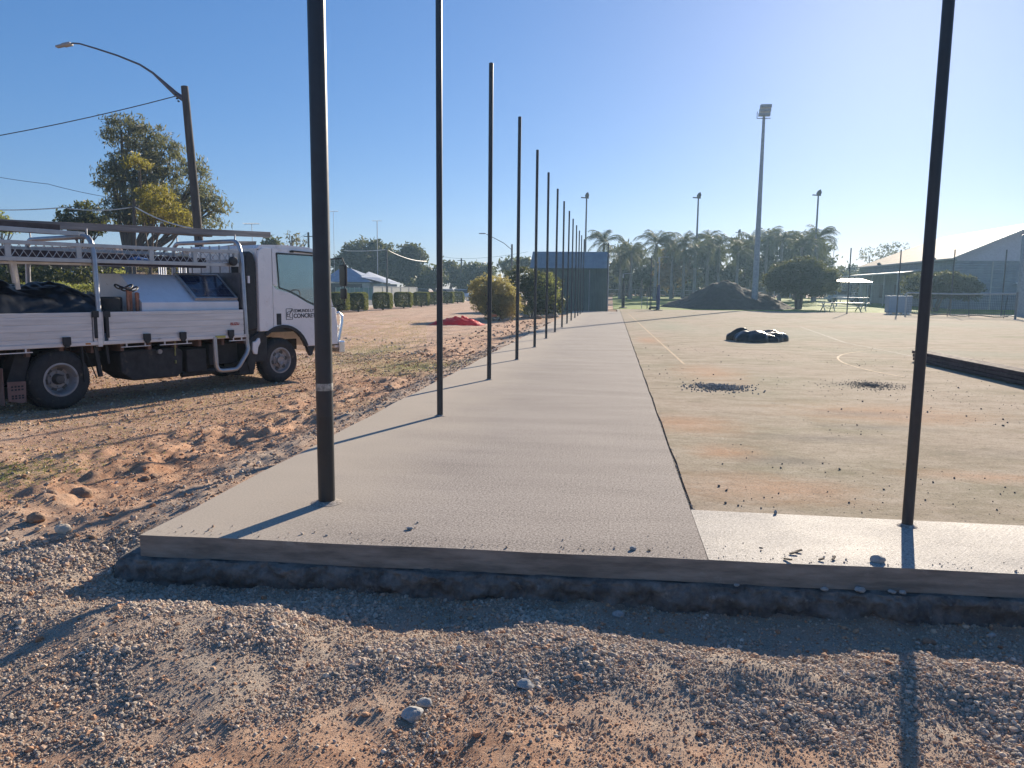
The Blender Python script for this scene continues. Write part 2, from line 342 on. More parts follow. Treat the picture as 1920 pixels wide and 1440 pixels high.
# dry grass and green tufts
def tuft(mb, sd):
    rn = random.Random(sd)
    for i in range(9):
        t = rn.uniform(0, 6.28); l = rn.uniform(.5, 1); d = Vector((math.cos(t), math.sin(t), 0)); p = d*rn.uniform(0, .25); q = p+d*l*rn.uniform(.4, .9)+Vector((0, 0, l*rn.uniform(.3, .9))); w_ = Vector((-d.y, d.x, 0))*.05
        mb.add([p-w_, p+w_, q], [(0, 1, 2)])
dry_m = leafmat('dry_grass', (.42, .31, .17), (.66, .54, .33), .3)
grn_m = leafmat('green_grass', (.08, .12, .03), (.22, .26, .08), .35)
x, y = fan(60000, 5.5, 40, -50, -14, RNG, .8); k = (x < -4.0) & (RNG.random(len(x)) < sstep(-4.2, -6.5, x)*.0+np.clip((-x-4.0)/2.0, 0, 1)*.9) & (fbm(x*.9, y*.6, 75) > .42); x, y = x[k], y[k]
s = RNG.uniform(.012, .03, len(x))*(1+.04*y)
scatter('dry_grass', np.stack([x, y, zg(x, y)], 1), s, dry_m, 'short dry straw coloured grass on the verge', 'grass', 220, custom=tuft, upright=True)
x = np.concatenate([RNG.normal(-5.3, .35, 500), RNG.normal(-4.2, .7, 900), RNG.normal(-6.4, .5, 1100), RNG.normal(-5.0, 1.3, 500)]); y = np.concatenate([RNG.normal(5.9, .40, 500), RNG.normal(15.6, 1.0, 900), RNG.normal(19.5, 2., 1100), RNG.uniform(9, 30, 500)])
k = x < -3.0; x, y = x[k], y[k]
scatter('green_grass', np.stack([x, y, zg(x, y)], 1), RNG.uniform(.02, .045, len(x)), grn_m, 'small patches of green grass on the bare verge', 'grass', 230, custom=tuft, upright=True)

# ================================================================== PATH, FOOTING, COURT
def concrete(name, dark, light, streak, gloss, pale=None):
    m, nt, b, o_ = newmat(name)
    fa = noise(nt, 1.1, 5, .6); fb = noise(nt, 1, 6, .65, streak) if streak[0] < 30 else noise(nt, 1, 5, .6, streak, rot=R_(38)); fc = noise(nt, 70, 5, .85); fd = noise(nt, 30, 4, .75); fe = noise(nt, 1, 5, .6, (.5, 2.2, 1))
    c = mixc(nt, ramp(nt, fa, [(.35, 0), (.65, 1)]), dark, light)
    c = mixc(nt, ramp(nt, fb, [(.38, .0), (.66, .45)]), c, tuple(v*.72 for v in dark))
    c = mixc(nt, ramp(nt, noise(nt, .55, 3, .5, (.6, 2.4, 1)), [(.42, .45), (.56, 0)]), c, tuple(v*.80 for v in dark))
    c = mixc(nt, ramp(nt, fe, [(.35, .5), (.62, 0)]), c, tuple(min(1, v*1.28) for v in light))
    c = mixc(nt, ramp(nt, fc, [(.50, 0), (.58, .9)]), c, tuple(min(1, v*1.5) for v in light))
    c = mixc(nt, ramp(nt, fc, [(.40, .9), (.48, .0)]), c, tuple(v*.42 for v in dark))
    c = mixc(nt, ramp(nt, fd, [(.36, .35), (.46, .0)]), c, tuple(v*.6 for v in dark))
    if pale:
        tc = nt.nodes.new('ShaderNodeTexCoord'); sp = nt.nodes.new('ShaderNodeSeparateXYZ'); L(nt, tc.outputs['Object'], sp.inputs[0])
        ad = nt.nodes.new('ShaderNodeMath'); ad.operation = 'MULTIPLY_ADD'; L(nt, noise(nt, .9, 4), ad.inputs[0]); ad.inputs[1].default_value = 1.3; L(nt, sp.outputs[0], ad.inputs[2])
        c = mixc(nt, ramp(nt, ad.outputs[0], [(0, .0), (.001, 0)]), c, c)
        mr = nt.nodes.new('ShaderNodeMapRange'); L(nt, ad.outputs[0], mr.inputs[0]); mr.inputs[1].default_value = -1.75; mr.inputs[2].default_value = -.55; mr.inputs[3].default_value = 1; mr.inputs[4].default_value = 0
        c = mixc(nt, mr.outputs[0], c, mixc(nt, .75, c, pale))
    L(nt, c, b.inputs['Base Color'])
    L(nt, ramp(nt, fa, [(.3, gloss-.06), (.7, gloss+.1)]), b.inputs['Roughness']); b.inputs['Specular IOR Level'].default_value = .06 if gloss > .7 else .15
    ad = nt.nodes.new('ShaderNodeMath'); ad.operation = 'MULTIPLY_ADD'; L(nt, fb, ad.inputs[0]); ad.inputs[1].default_value = .8; L(nt, fc, ad.inputs[2])
    bump(nt, b, ad.outputs[0], .16 if gloss > .7 else .5, .008); return m
m_path = concrete('broomed_concrete', (.305, .266, .234), (.365, .322, .28), (.9, 26, 1), .86, pale=(.50, .43, .345))
m_strip = concrete('brushed_concrete', (.33, .30, .27), (.38, .35, .315), (60, 4, 1), .66)
m_edge = M('slab_edge_face', (.30, .25, .205), .85, var=.4, scale=3.2, stretch=(1, 1, 6), bmp=.006, bscale=60, dirt=(3.5, (.36, .32, .27), .60))
m_foot = M('rough_footing', (.22, .195, .17), .95, var=.55, scale=9, bmp=.04, bscale=30, dirt=(14, (.34, .31, .27), .60))
def slab(name, poly, z0, z1, mat, mside, ragged=None):
    mb = MB(); n = len(poly)
    mb.add([(p[0], p[1], z1) for p in poly], [tuple(range(n))]); mb.m = 1
    mb.add([(p[0], p[1], z) for z in (z0, z1) for p in poly], [(i, (i+1) % n, n+(i+1) % n, n+i) for i in range(n)])
    return tag(mb.build(name, [mat, mside]), kind='structure')
yf = lambda x: 4.06+.034*(x+2.8)+.006*math.sin(x*5.1)
left = [(-2.80+.012*math.sin(i*1.7)+.01*math.sin(i*.43), 4.06+i*.55) for i in range(1, 98)]
left[-1] = (-2.8, 57.2)
front = [(-2.8+.17*i, yf(-2.8+.17*i)) for i in range(0, 21)]
JX = lambda y: .585+.0022*(y-5)
slab('path', front+[(JX(4.2), yf(.58)), (JX(57), 57.2)]+left[::-1], -.135, 0, m_path, m_edge)
xx = [.586+.32*i for i in range(0, 60)]
slab('front_strip', [(x_, yf(x_)) for x_ in xx]+[(xx[-1], 5.16), (.587, 5.16)], -.135, .002, m_strip, m_edge)
# footing under the slab edge, proud and uneven
n1 = 2600; fx = np.concatenate([np.linspace(-2.93, 4.6, 2300), np.linspace(4.63, 20, 300)]); prof = []
for (a, b_) in (((-.30, -.13), (-.03, -.129)), ((-.03, -.129), (.04, -.134)), ((.04, -.134), (.062, -.17)), ((.062, -.17), (.05, -.27)), ((.05, -.27), (.07, -.42))):
    for k in range(6): prof.append((a[0]+(b_[0]-a[0])*k/6, a[1]+(b_[1]-a[1])*k/6))
V = []
for dy, z in prof:
    t_ = z*14; q = (.06*(fbm(fx*2.3, fx*0+t_*.3, 81, 3)-.5)+.09*(fbm(fx*8, fx*0+t_, 82, 4)-.5)+.03*(vnoise(fx*38, fx*0+t_*4, 83)-.5))*float(dy > -.1)
    V.append(np.stack([fx, 4.06+.034*(fx+2.8)-(dy+q), z+(.030*(fbm(fx*6, fx*0+dy*30, 85, 4)-.5)-.006)*float(dy > -.1)*np.ones(len(fx))], 1))
n1 = len(fx)
V = np.concatenate(V); I = np.arange(len(V)).reshape(len(prof), n1)
footing = npmesh('footing', V, np.stack([I[:-1, :-1].ravel(), I[:-1, 1:].ravel(), I[1:, 1:].ravel(), I[1:, :-1].ravel()], 1), m_foot, smooth=True); tag(footing, kind='structure')

m_court, nt, b, o_ = newmat('old_court_surface')
fa = noise(nt, .28, 6, .6); fb = noise(nt, 1.5, 9, .74, (.7, 1.3, 1)); fc = noise(nt, 60, 6, .8)
c = ramp(nt, fa, [(.35, (.27, .245, .16)), (.5, (.33, .27, .19)), (.66, (.37, .29, .215))])
c = mixc(nt, ramp(nt, fb, [(.46, 0), (.62, .7)]), c, (.46, .385, .29))
c = mixc(nt, ramp(nt, fb, [(.34, .75), (.46, 0)]), c, (.185, .165, .10))
tc = nt.nodes.new('ShaderNodeTexCoord'); mp = nt.nodes.new('ShaderNodeMapping'); L(nt, tc.outputs['Object'], mp.inputs[0])
def blot(cx, cy, rx, ry):
    mp = nt.nodes.new('ShaderNodeMapping'); L(nt, tc.outputs['Object'], mp.inputs[0]); mp.inputs['Location'].default_value = (-cx/rx, -cy/ry, 0); mp.inputs['Scale'].default_value = (1/rx, 1/ry, 0)
    ln = nt.nodes.new('ShaderNodeVectorMath'); ln.operation = 'LENGTH'; L(nt, mp.outputs[0], ln.inputs[0])
    ad = nt.nodes.new('ShaderNodeMath'); ad.operation = 'MULTIPLY_ADD'; L(nt, fb, ad.inputs[0]); ad.inputs[1].default_value = 1.6; L(nt, ln.outputs['Value'], ad.inputs[2])
    return ramp(nt, ad.outputs[0], [(.75, 1), (1.0, .0)]) if False else ad.outputs[0]
def stain(c, lst, col, amt):
    for (cx, cy, rx, ry) in lst:
        v = blot(cx, cy, rx, ry); mr = nt.nodes.new('ShaderNodeMapRange'); L(nt, v, mr.inputs[0]); mr.inputs[1].default_value = .85; mr.inputs[2].default_value = 1.75; mr.inputs[3].default_value = amt; mr.inputs[4].default_value = 0
        c = mixc(nt, mr.outputs[0], c, col)
    return c
c = stain(c, [(1.3, 5.9, 1.0, .6), (.9, 8.7, .9, .9), (1.1, 7.2, .5, .5), (1.9, 14.5, .9, 2.2), (3.2, 6.6, .9, .3), (1.2, 24, .6, 2.5), (3.5, 10, 1.8, 1.2)], (.50, .26, .14), .55)
c = stain(c, [(2.3, 8.1, 1.0, .35), (4.3, 13.2, 1.0, .7), (3.2, 9.9, 1.1, .35), (1.6, 6.9, .6, .3), (4.6, 7.6, 1.5, .4), (5.6, 9.6, 1.2, .4), (3.1, 8.9, .9, .3)], (.16, .145, .13), .55)
c = stain(c, [(8, 30, 6, 6), (16, 42, 9, 6), (2.5, 34, 2, 8), (9, 21, 4, 2)], (.31, .32, .235), .6)
fh = noise(nt, 9, 9, .8, (.8, 1.2, 1)); c = mixc(nt, ramp(nt, fh, [(.36, .6), (.46, 0)]), c, (.20, .165, .12)); c = mixc(nt, ramp(nt, fh, [(.54, 0), (.66, .5)]), c, (.52, .45, .35)); c = mixc(nt, ramp(nt, fc, [(.40, .8), (.47, 0)]), c, (.13, .11, .085))
c = mixc(nt, ramp(nt, fc, [(.55, 0), (.7, .4)]), c, (.56, .50, .41))
c = mixc(nt, 1.0, c, (1.12, 1.11, 1.12), 'MULTIPLY'); L(nt, c, b.inputs['Base Color']); b.inputs['Roughness'].default_value = .95; b.inputs['Specular IOR Level'].default_value = .05
bump(nt, b, fh, .5, .01)
mb = MB(); q = []
slab('court', [(JX(5)+.028, 5.19)]+[(JX(y_)+.028+.008*math.sin(y_*3.1), y_) for y_ in [6+i*.7 for i in range(80)]]+[(.9, 66), (48, 66), (48, 5.19)], -.3, -.012, m_court, m_court)
slab('joint_bed', [(.5, 4.9), (48, 4.9), (48, 5.3), (.9, 5.3), (.95, 66), (.5, 66)], -.3, -.026, M('joint_grit', (.19, .165, .135), .95, var=.5, scale=60, bmp=.01, bscale=90), m_foot)
court = bpy.data.objects['court']
m_line = M('faded_yellow_paint', (.56, .42, .27), .85, spec=.1, var=.3, scale=3, dirt=(6, (.46, .36, .26), .6)); m_wline = M('faded_white_paint', (.55, .49, .40), .85, var=.3, scale=3, spec=.1, dirt=(5, (.40, .345, .27), .5))
def line(path, w_, mat):
    vs = []; P = [Vector(p).to_2d() for p in path]
    for i, p in enumerate(P):
        d = (P[min(i+1, len(P)-1)]-P[max(i-1, 0)]).normalized(); n = Vector((-d.y, d.x))*w_/2; vs += [(*(p+n), -.008), (*(p-n), -.008)]
    mb = MB(); mb.add(vs, [(2*i, 2*i+1, 2*i+3, 2*i+2) for i in range(len(P)-1)]); mb.build('painted_line', mat, court)
line([gnd(1283, 683, -.01), gnd(1178, 588, -.01)], .05, m_line)
line([(2.2, 60), (47, 59.5)], .06, m_wline); pass
c0 = Vector((9.3, 16.6)); line([(c0.x-4.2*math.cos(R_(t)), c0.y+5.5*math.sin(R_(t))) for t in range(-22, 150, 6)], .05, m_line)
line([gnd(1500, 612), gnd(1585, 642)], .05, m_wline); line([gnd(1585, 642), gnd(1745, 674)], .05, m_wline)
line([gnd(1590, 610), gnd(1700, 611)], .05, m_wline)
line([(14, 27), (30, 25)], .05, m_wline); line([(4, 46), (40, 44)], .06, m_wline)

# grass field and road
def sheet(name, x0, x1, y0, y1, nx_, ny_, dz, mat, fz=zg):
    gx, gy = np.meshgrid(np.linspace(x0, x1, nx_), np.linspace(y0, y1, ny_)); z = fz(gx.ravel(), gy.ravel())+dz
    I = np.arange(nx_*ny_).reshape(ny_, nx_)
    o = npmesh(name, np.stack([gx.ravel(), gy.ravel(), z], 1), np.stack([I[:-1, :-1].ravel(), I[:-1, 1:].ravel(), I[1:, 1:].ravel(), I[1:, :-1].ravel()], 1), mat, smooth=True); return tag(o, kind='structure')
m_field = M('mown_grass', (.15, .215, .012), .9, var=.45, scale=.35, bmp=.03, bscale=3, stretch=(1, .5, 1), hue=(.10, .15, .01), spec=.15)
sheet('grass_field', 0.2, 90, 66.3, 140, 90, 80, .03, m_field)
m_road = M('asphalt', (.085, .085, .09), .85, var=.3, scale=2)
HD = lambda t: Vector((-18.0-.3*t/40, 48+t, 0))
mb = MB(); mb.add([(-21, 20, -.05), (-21, 400, -.03), (-33, 400, -.03), (-33, 20, -.05)], [(0, 1, 2, 3)]); tag(mb.build('road', m_road), kind='structure')
mb = MB()
for x0 in (-20.85, -33.15): mb.box(x0-.15, x0+.15, 20, 400, -.15, .06)
tag(mb.build('kerb', M('kerb_concrete', (.42, .40, .37), .8)), kind='structure')
mb = MB(); mb.add([(-33.3, 20, .0), (-33.3, 400, .02), (-120, 400, .1), (-120, 20, .02)], [(0, 1, 2, 3)]); tag(mb.build('verge', M('verge_grass', (.25, .24, .09), .9, var=.4, scale=.4)), kind='structure')

# ================================================================== POLES
m_pole = M('black_painted_steel', (.013, .018, .025), .42, var=.3, scale=8, spec=.6, dirt=(30, (.10, .10, .10), .70))
m_galv = M('galvanised_steel', (.42, .43, .44), .45, metal=.6, var=.2)
m_white = M('white_paint', (.80, .81, .83), .35, var=.06, coat=.5)
def steel_post(x, y, r, h, label, first=False):
    o = empty('steel_pole', (x, y, 0), label, 'pole', 'black steel fence poles')
    o.rotation_euler = (random.uniform(-.003, .003), random.uniform(-.0025, .0025), 0)
    MB().tube([(0, 0, -.05), (0, 0, h)], r, 20).build('tube', m_pole, o, smooth=True)
    MB().lathe([(r*1.02, h), (r*1.02, h+.004), (r*.6, h+.012)], (0, 0, 0), 'z', 20).build('cap', m_pole, o, smooth=True)
    MB().lathe([(r*1.9, .0015), (r*1.45, .007), (r*1.06, .018)], (0, 0, 0), 'z', 20).build('grout_collar', m_path, o, smooth=True)
    return o
for i in range(14):
    if i == 0:
        t = steel_post(-1.95, 4.91, .058, 5.1, 'thick black corner pole nearest the camera with a bare metal band')
        MB().lathe([(.0586, .80), (.0590, .805), (.0590, .845), (.0586, .85)], (0, 0, 0), 'z', 24).build('bare_band', M('bare_scuffed_steel', (.42, .40, .36), .6, metal=.3, var=.6, scale=30), t, smooth=True)
        MB().lathe([(.0583, .0), (.0583, .62)], (0, 0, 0), 'z', 24, cap=False).build('splashed_base', M('splashed_black_steel', (.018, .020, .022), .45, dirt=(170, (.42, .40, .37), .66)), t, smooth=True)
    else:
        lb = 'black steel pole, %s from the camera along the path edge' % ORD[i] if i < 13 else 'farthest black steel pole along the path edge before the shed'
        steel_post(-2.0+.008*math.sin(i*2), 4.91+3.72*i, .036, 5.1 if i > 1 else 5.15, lb)
t = steel_post(1.955, 5.02, .034, 5.1, 'black steel pole standing in the bright front strip')
for i, (px, top, Yd) in enumerate([(1141, 455, 57), (1222, 480, 66.2), (1596, 465, 61), (1690, 468, 61), (1791, 468, 61), (1888, 468, 61)]):
    p = pt(px, top, Yd)
    lb = ['black pole standing close to the shed downpipe', 'thin black pole beside the blue padded goal post', 'far black pole in front of the picnic shelter', 'far black pole behind the grey blue box', 'far black pole before the rounded tree by the hall', 'far black pole before the hall gable'][i]
    o = empty('steel_pole', (p.x, Yd, 0), lb, 'pole', 'black steel poles across the far end'); MB().tube([(0, 0, -.1), (0, 0, p.z)], .045, 10).build('tube', m_pole, o, smooth=True); MB().lathe([(.08, 0), (.06, .03)], (0, 0, 0), 'z', 10).build('grout_collar', m_path, o)

# ---- small loose stones and chips on the slab edge (each its own)
m_rock = M('broken_concrete', (.42, .40, .37), .9, var=.3, scale=30, bmp=.004, bscale=80); m_chip = M('timber_chip', (.17, .13, .095), .9, var=.4, scale=40); m_clodbig = M('soil_lump', (.36, .23, .15), .95, var=.4, scale=20, bmp=.01, bscale=40)
for i, (px, py, r, sq, mt, lb) in enumerate([
    (1645, 1054, .040, (1.1, .7, .62), m_rock, 'blocky concrete chunk on the slab edge near the right pole shadow'),
    (1187, 1031, .020, (1.1, .8, .7), m_rock, 'grey stone on the slab edge right of centre'),
    (768, 993, .020, (1.2, .7, .5), m_rock, 'flat grey pebble on the path right of the thick pole'),
    (783, 981, .009, (1, .8, .7), m_rock, 'tiny pebble just behind the flat grey pebble'),
    (1217, 1033, .011, (1.3, .8, .5), m_chip, 'small brown chip beside the grey stone on the slab edge'),
    (1427, 1028, .011, (1.3, .8, .3), m_chip, 'lone dark chip on the bright strip'),
    (612, 1005, .010, (1.2, .8, .5), m_rock, 'small chip on the slab edge below the thick pole'),
    (1454, 964, .016, (.8, .7, 1.1), m_rock, 'small stone on the back edge of the bright strip')]):
    p = gnd(px, py, 0); tag(MB().rock((0, 0, 0), r, 400+i, 2, sq).build('stone' if mt is m_rock else 'chip', mt, mx=Matrix.Translation((p.x, p.y, .002+r*sq[2]*.6))), lb, 'stone' if mt is m_rock else 'chip', 'loose stones and chips on the slab')
for i, (px, py, l, ang, lb) in enumerate([(1488, 1040, .05, 20, 'longest dark splinter on the bright strip edge'), (1498, 1036, .035, 15, 'short splinter behind the longest one on the bright strip'), (1477, 1052, .05, -50, 'splinter leaning over the slab edge below the bright strip'), (1563, 1050, .05, 60, 'curved splinter beside the concrete chunk'), (1540, 1052, .03, 10, 'pale splinter left of the curved one on the strip')]):
    p = gnd(px, py, 0); d = Vector((math.cos(R_(ang)), math.sin(R_(ang)), .0)); tag(MB().bar(-d*l/2, d*l/2+Vector((0, 0, .008)), .012, .008).build('splinter', m_chip, mx=Matrix.Translation((p.x, p.y, .008))), lb, 'splinter', 'loose stones and chips on the slab')
for i, (px, py, r, mt, lb) in enumerate([
    (985, 1300, .034, m_rock, 'grey stone in the gravel near the centre foreground'), (775, 1357, .042, m_rock, 'angular grey stone low in the foreground gravel'), (795, 1335, .028, m_rock, 'rounded stone just behind the angular one in the gravel'),
    (118, 1003, .050, M('pale_rock', (.60, .50, .38), .9, scale=20), 'pale sandy rock beside the left corner of the slab'), (150, 930, .085, m_clodbig, 'large brown clod left of the slab'), (70, 985, .06, m_clodbig, 'orange clod at the left edge of the photo'),
    (290, 888, .045, m_clodbig, 'dark clod pair member beyond the large clod, right one'), (272, 892, .04, m_clodbig, 'dark clod just left of its twin near the path'), (98, 940, .055, m_clodbig, 'clod in the green grass patch at left'), (172, 1012, .03, m_clodbig, 'small clod between pale rock and slab corner'),
    (1548, 1106, .02, m_rock, 'white stone lying on the footing ledge under the strip'), (1610, 1104, .028, m_rock, 'flat shard on the footing ledge below the concrete chunk'), (1380, 1094, .016, m_rock, 'small white stone on the footing ledge'), (1672, 1108, .02, m_rock, 'rounded stone on the footing ledge, left of two'), (1692, 1109, .018, m_rock, 'rounded stone on the footing ledge, right of two'), (1862, 1152, .022, m_rock, 'pale stone in shadow at the foot of the footing'),
    (1160, 1118, .03, m_rock, 'rounded stone against the footing in shadow'), (1745, 1165, .03, m_clodbig, 'brown lump against the footing, right side')]):
    p = gnd(px, py, -.16); led = 1380 <= px <= 1700 and py < 1112
    z = -.128 if led else zg1(p.x, p.y)
    if led: p = gnd(px, py, -.12); p.y = yf(p.x)-.035
    tag(MB().rock((0, 0, 0), r, 500+i, 3, (1.15, .9, .75 if not led else .6)).build('rock', mt, smooth=False, mx=Matrix.Translation((p.x, p.y, z+r*.3))), lb, 'rock', 'larger stones in the gravel')
# rubble and crumbs on the court
m_rub = M('dark_rubble', (.15, .14, .13), .95, var=.4, scale=30)
def patch(name, cx, cy, rx, ry, n, smin, smax, mat, lb, hz=.03):
    th = RNG.uniform(0, 6.28, n); r = np.abs(RNG.normal(0, .5, n)); x = cx+rx*r*np.cos(th); y = cy+ry*r*np.sin(th); s = RNG.uniform(smin, smax, n)
    scatter(name, np.stack([x, y, -.012+s*.3+hz*np.exp(-(r*1.6)**2)*RNG.random(n)], 1), s, mat, lb, 'rubble', 300+int(cx*10))
m_rubl = M('grey_rubble', (.30, .29, .28), .95, var=.4, scale=30)
patch('rubble', 1.75, 12.2, .55, .55, 1500, .004, .020, m_rubl, 'heap of crushed grey rubble on the near court', .04)
patch('rubble', 4.35, 13.1, .62, .75, 1100, .003, .012, m_rub, 'flat patch of dark crumbs near the steel bundle', .01)
n = 5000; x = RNG.uniform(.75, 9, n); y = 5.3+RNG.random(n)**1.3*17
k = fbm(x*.8, y*.8, 91) > .5; x, y = x[k], y[k]; s = np.clip(np.exp(RNG.normal(math.log(.0032), .7, len(x))), .0015, .018)
scatter('crumbs', np.stack([x, y, -.012+s*.4], 1), s, m_rub, 'dark crumbs strewn over the old court surface', 'debris', 350)
n = 420; x = RNG.uniform(-2.75, 3.2, n); y = np.array([yf(v) for v in x])+.02+np.abs(RNG.normal(0, .12, n)); s = np.clip(np.exp(RNG.normal(math.log(.0032), .5, n)), .0015, .012)
scatter('grit', np.stack([x, y, .002+s*.4], 1), s, stone_m, 'fine grit along the front slab edge', 'grit', 360)
n = 900; x = np.concatenate([RNG.normal(.60, .02, 700)+.0022*0, RNG.uniform(.7, 4, 200)]); y = np.concatenate([5.2+RNG.random(700)**1.6*35, RNG.normal(5.18, .02, 200)]); x[:700] += .0022*(y[:700]-5)
s = RNG.uniform(.004, .012, n); scatter('joint_grit', np.stack([x, y, -.02+s*.4], 1), s, m_rubl, 'grey grit in the joint between path and court', 'grit', 370)

# ================================================================== TRUCK
FW = (TRKF-TRK).normalized(); TROT = math.atan2(FW.y, FW.x)
TM = Matrix.Translation(TRK) @ Matrix.Rotation(TROT, 4, 'Z')
truck = empty('truck', TRK, 'white flat tray work truck with pipe rack parked on the dirt', 'truck', rz=TROT)
m_tw = M('truck_white', (.80, .80, .80), .30, var=.05, coat=.6, scale=2, dirt=(2.2, (.60, .55, .50), .60))
m_alu = M('worn_aluminium', (.68, .66, .65), .45, metal=.35, var=.18, scale=3, stretch=(.4, 1, 5), dirt=(4, (.36, .31, .28), .64), bmp=.001, bscale=20)
m_tube = M('galvanised_tube', (.44, .44, .45), .38, metal=.7, var=.15)
m_blk = M('black_plastic', (.022, .024, .028), .6, var=.3, scale=8)
m_chs = M('dark_chassis', (.030, .030, .033), .75, var=.4, scale=6, dirt=(5, (.09, .07, .055), .6))
m_tyre = M('tyre_rubber', (.030, .030, .032), .8, var=.3, scale=12, dirt=(6, (.10, .085, .07), .58), bmp=.003, bscale=60)
m_rim = M('dusty_steel_rim', (.34, .33, .33), .55, metal=.3, var=.25, dirt=(8, (.25, .2, .17), .55))
m_hub = M('hub_steel', (.10, .095, .09), .6, metal=.4)
m_red = M('red_print', (.42, .06, .05), .5); m_ink = M('black_print', (.02, .02, .03), .5)
m_rust = M('brown_steel', (.16, .10, .08), .8, var=.4)
m_glass, nt, b, o_ = newmat('cab_glass'); b.inputs['Base Color'].default_value = (.55, .72, .72, 1); b.inputs['Roughness'].default_value = .03
b.inputs['Transmission Weight'].default_value = .0
tr = nt.nodes.new('ShaderNodeBsdfTransparent'); tr.inputs[0].default_value = (.82, .91, .97, 1); gl = nt.nodes.new('ShaderNodeBsdfGlossy'); gl.inputs[1].default_value = .04; gl.inputs[0].default_value = (.85, .95, 1, 1)
fr = nt.nodes.new('ShaderNodeFresnel'); fr.inputs[0].default_value = 1.45; ms = nt.nodes.new('ShaderNodeMixShader'); L(nt, fr.outputs[0], ms.inputs[0]); L(nt, tr.outputs[0], ms.inputs[1]); L(nt, gl.outputs[0], ms.inputs[2])
ms2 = nt.nodes.new('ShaderNodeMixShader'); ms2.inputs[0].default_value = .05; L(nt, ms.outputs[0], ms2.inputs[1]); b.inputs['Base Color'].default_value = (.6, .62, .62, 1); b.inputs['Roughness'].default_value = .4; L(nt, b.outputs[0], ms2.inputs[2]); L(nt, ms2.outputs[0], o_.inputs[0])
W = 2.02
# wheels
def wheel(x, y, R0, wd, rr, dish, inner=False, side=1):
    t = MB()
    t.lathe([(rr, 0.02), (rr+.02, 0), (R0-.07, -.012), (R0-.02, .012), (R0, .05), (R0, wd-.05), (R0-.02, wd-.01), (rr+.02, wd), (rr, wd-.02)], (0, 0, 0), 'y', 56, cap=False)
    for k in range(72):
        q = 2*math.pi*k/72
        for yy in (.05, wd*.55):
            t.bar((math.cos(q)*R0, yy, math.sin(q)*R0), (math.cos(q+.03)*R0, yy+wd*.38, math.sin(q+.03)*R0), .014, .012, up=(math.cos(q), 0, math.sin(q)))
    w_ = empty('wheel', (x, y, R0), None, None); w_.parent = truck; w_.location = (x, y, R0)
    if side < 0: w_.rotation_euler = (0, 0, math.pi)
    t.build('tyre', m_tyre, w_, smooth=True)
    r = MB(); r.lathe([(rr+.012, .012), (rr+.016, .0), (rr-.008, -.002), (rr-.02, .015), (rr-.03, .05), (rr-.055, dish), (.14, dish+.01), (.12, dish-.01), (.001, dish-.012)], (0, 0, 0), 'y', 48, cap=False)
    r.m = 1
    for k in range(6):
        q = 2*math.pi*k/6+.2; c_ = Vector((math.cos(q)*(rr*.68), dish-.004, math.sin(q)*(rr*.68))); r.lathe([(.001, -.002), (.036, -.002), (.036, .004)], c_, 'y', 14)
    r.m = 0
    for k in range(6):
        q = 2*math.pi*k/6+.5; c_ = Vector((math.cos(q)*.10, dish-.02, math.sin(q)*.10)); r.lathe([(.001, -.022), (.013, -.022), (.013, .01)], c_, 'y', 6)
    r.build('rim', [m_rim, m_hub], w_, smooth=True)
    MB().lathe([(.001, dish-.10 if not inner else dish-.05), (.055, dish-.10 if not inner else dish-.05), (.07, dish-.06), (.075, dish)], (0, 0, 0), 'y', 24).build('hub', m_hub if not inner else m_rim, w_, smooth=True)
for side, y0 in ((1, .03), (-1, W-.03)):
    wheel(0.02, y0, .405, .20, .215, .12, side=side); 
    wheel(0.02, y0+.25*side, .405, .20, .215, .12, side=side)
    wheel(3.79, y0+.08*side, .395, .21, .215, .05, inner=True, side=side)
mb = MB()
for y0 in (.62, 1.32): mb.box(-1.7, 4.6, y0, y0+.08, .52, .72)
for x0 in (-1.5, -.6, .5, 1.3, 2.1, 2.9, 3.6, 4.4): mb.box(x0, x0+.08, .7, 1.32, .55, .70)
mb.tube([(0.02, .2, .405), (.02, 1.8, .405)], .06, 12).tube([(3.79, .2, .395), (3.79, 1.8, .395)], .05, 12).lathe([(.03, -.14), (.16, -.06), (.16, .06), (.03, .14)], (.02, 1.0, .42), 'y', 20)
mb.tube([(.1, .98, .45), (2.6, .98, .58)], .045, 12).box(2.5, 3.4, .7, 1.3, .42, .85)
mb.build('chassis', m_chs, truck, bevel=.006)
mb = MB()
for x0 in np.arange(-1.65, 3.0, .42): mb.box(x0, x0+.05, .05, W-.05, .74, .845)
for y0 in (.6, 1.32): mb.box(-1.7, 2.95, y0, y0+.1, .72, .80)
mb.build('subframe', m_rust, truck)
MB().box(-1.75, 2.97, .03, W-.03, .845, .905).build('tray_floor', m_alu, truck, bevel=.004)
def board(x0, x1, y0, y1, n=5, z0=.90, z1=1.315):
    mb = MB(); hgt = [0, .27, .42, .78, .9, 1]; 
    zz = [z0+(z1-z0)*v for v in (0, .16, .40, .62, .86, 1)]
    for a, c_ in zip(zz[:-1], zz[1:]): mb.box(x0, x1, y0, y1, a+.004, c_-.002)
    mb.box(x0+.005, x1-.005, y0+.005, y1-.005, z0+.003, z1-.003); return mb
for y0 in (-.03, W): 
    board(-1.74, .44, y0, y0+.035).build('side_board', m_alu, truck, bevel=.004); board(.66, 2.93, y0, y0+.035).build('side_board', m_alu, truck, bevel=.004)
mb = MB(); zz = [.90, .97, 1.07, 1.16, 1.26, 1.315]
for a, c_ in zip(zz[:-1], zz[1:]): mb.box(-1.79, -1.755, .0, W, a+.004, c_-.002)
mb.build('tailgate', m_alu, truck, bevel=.004)
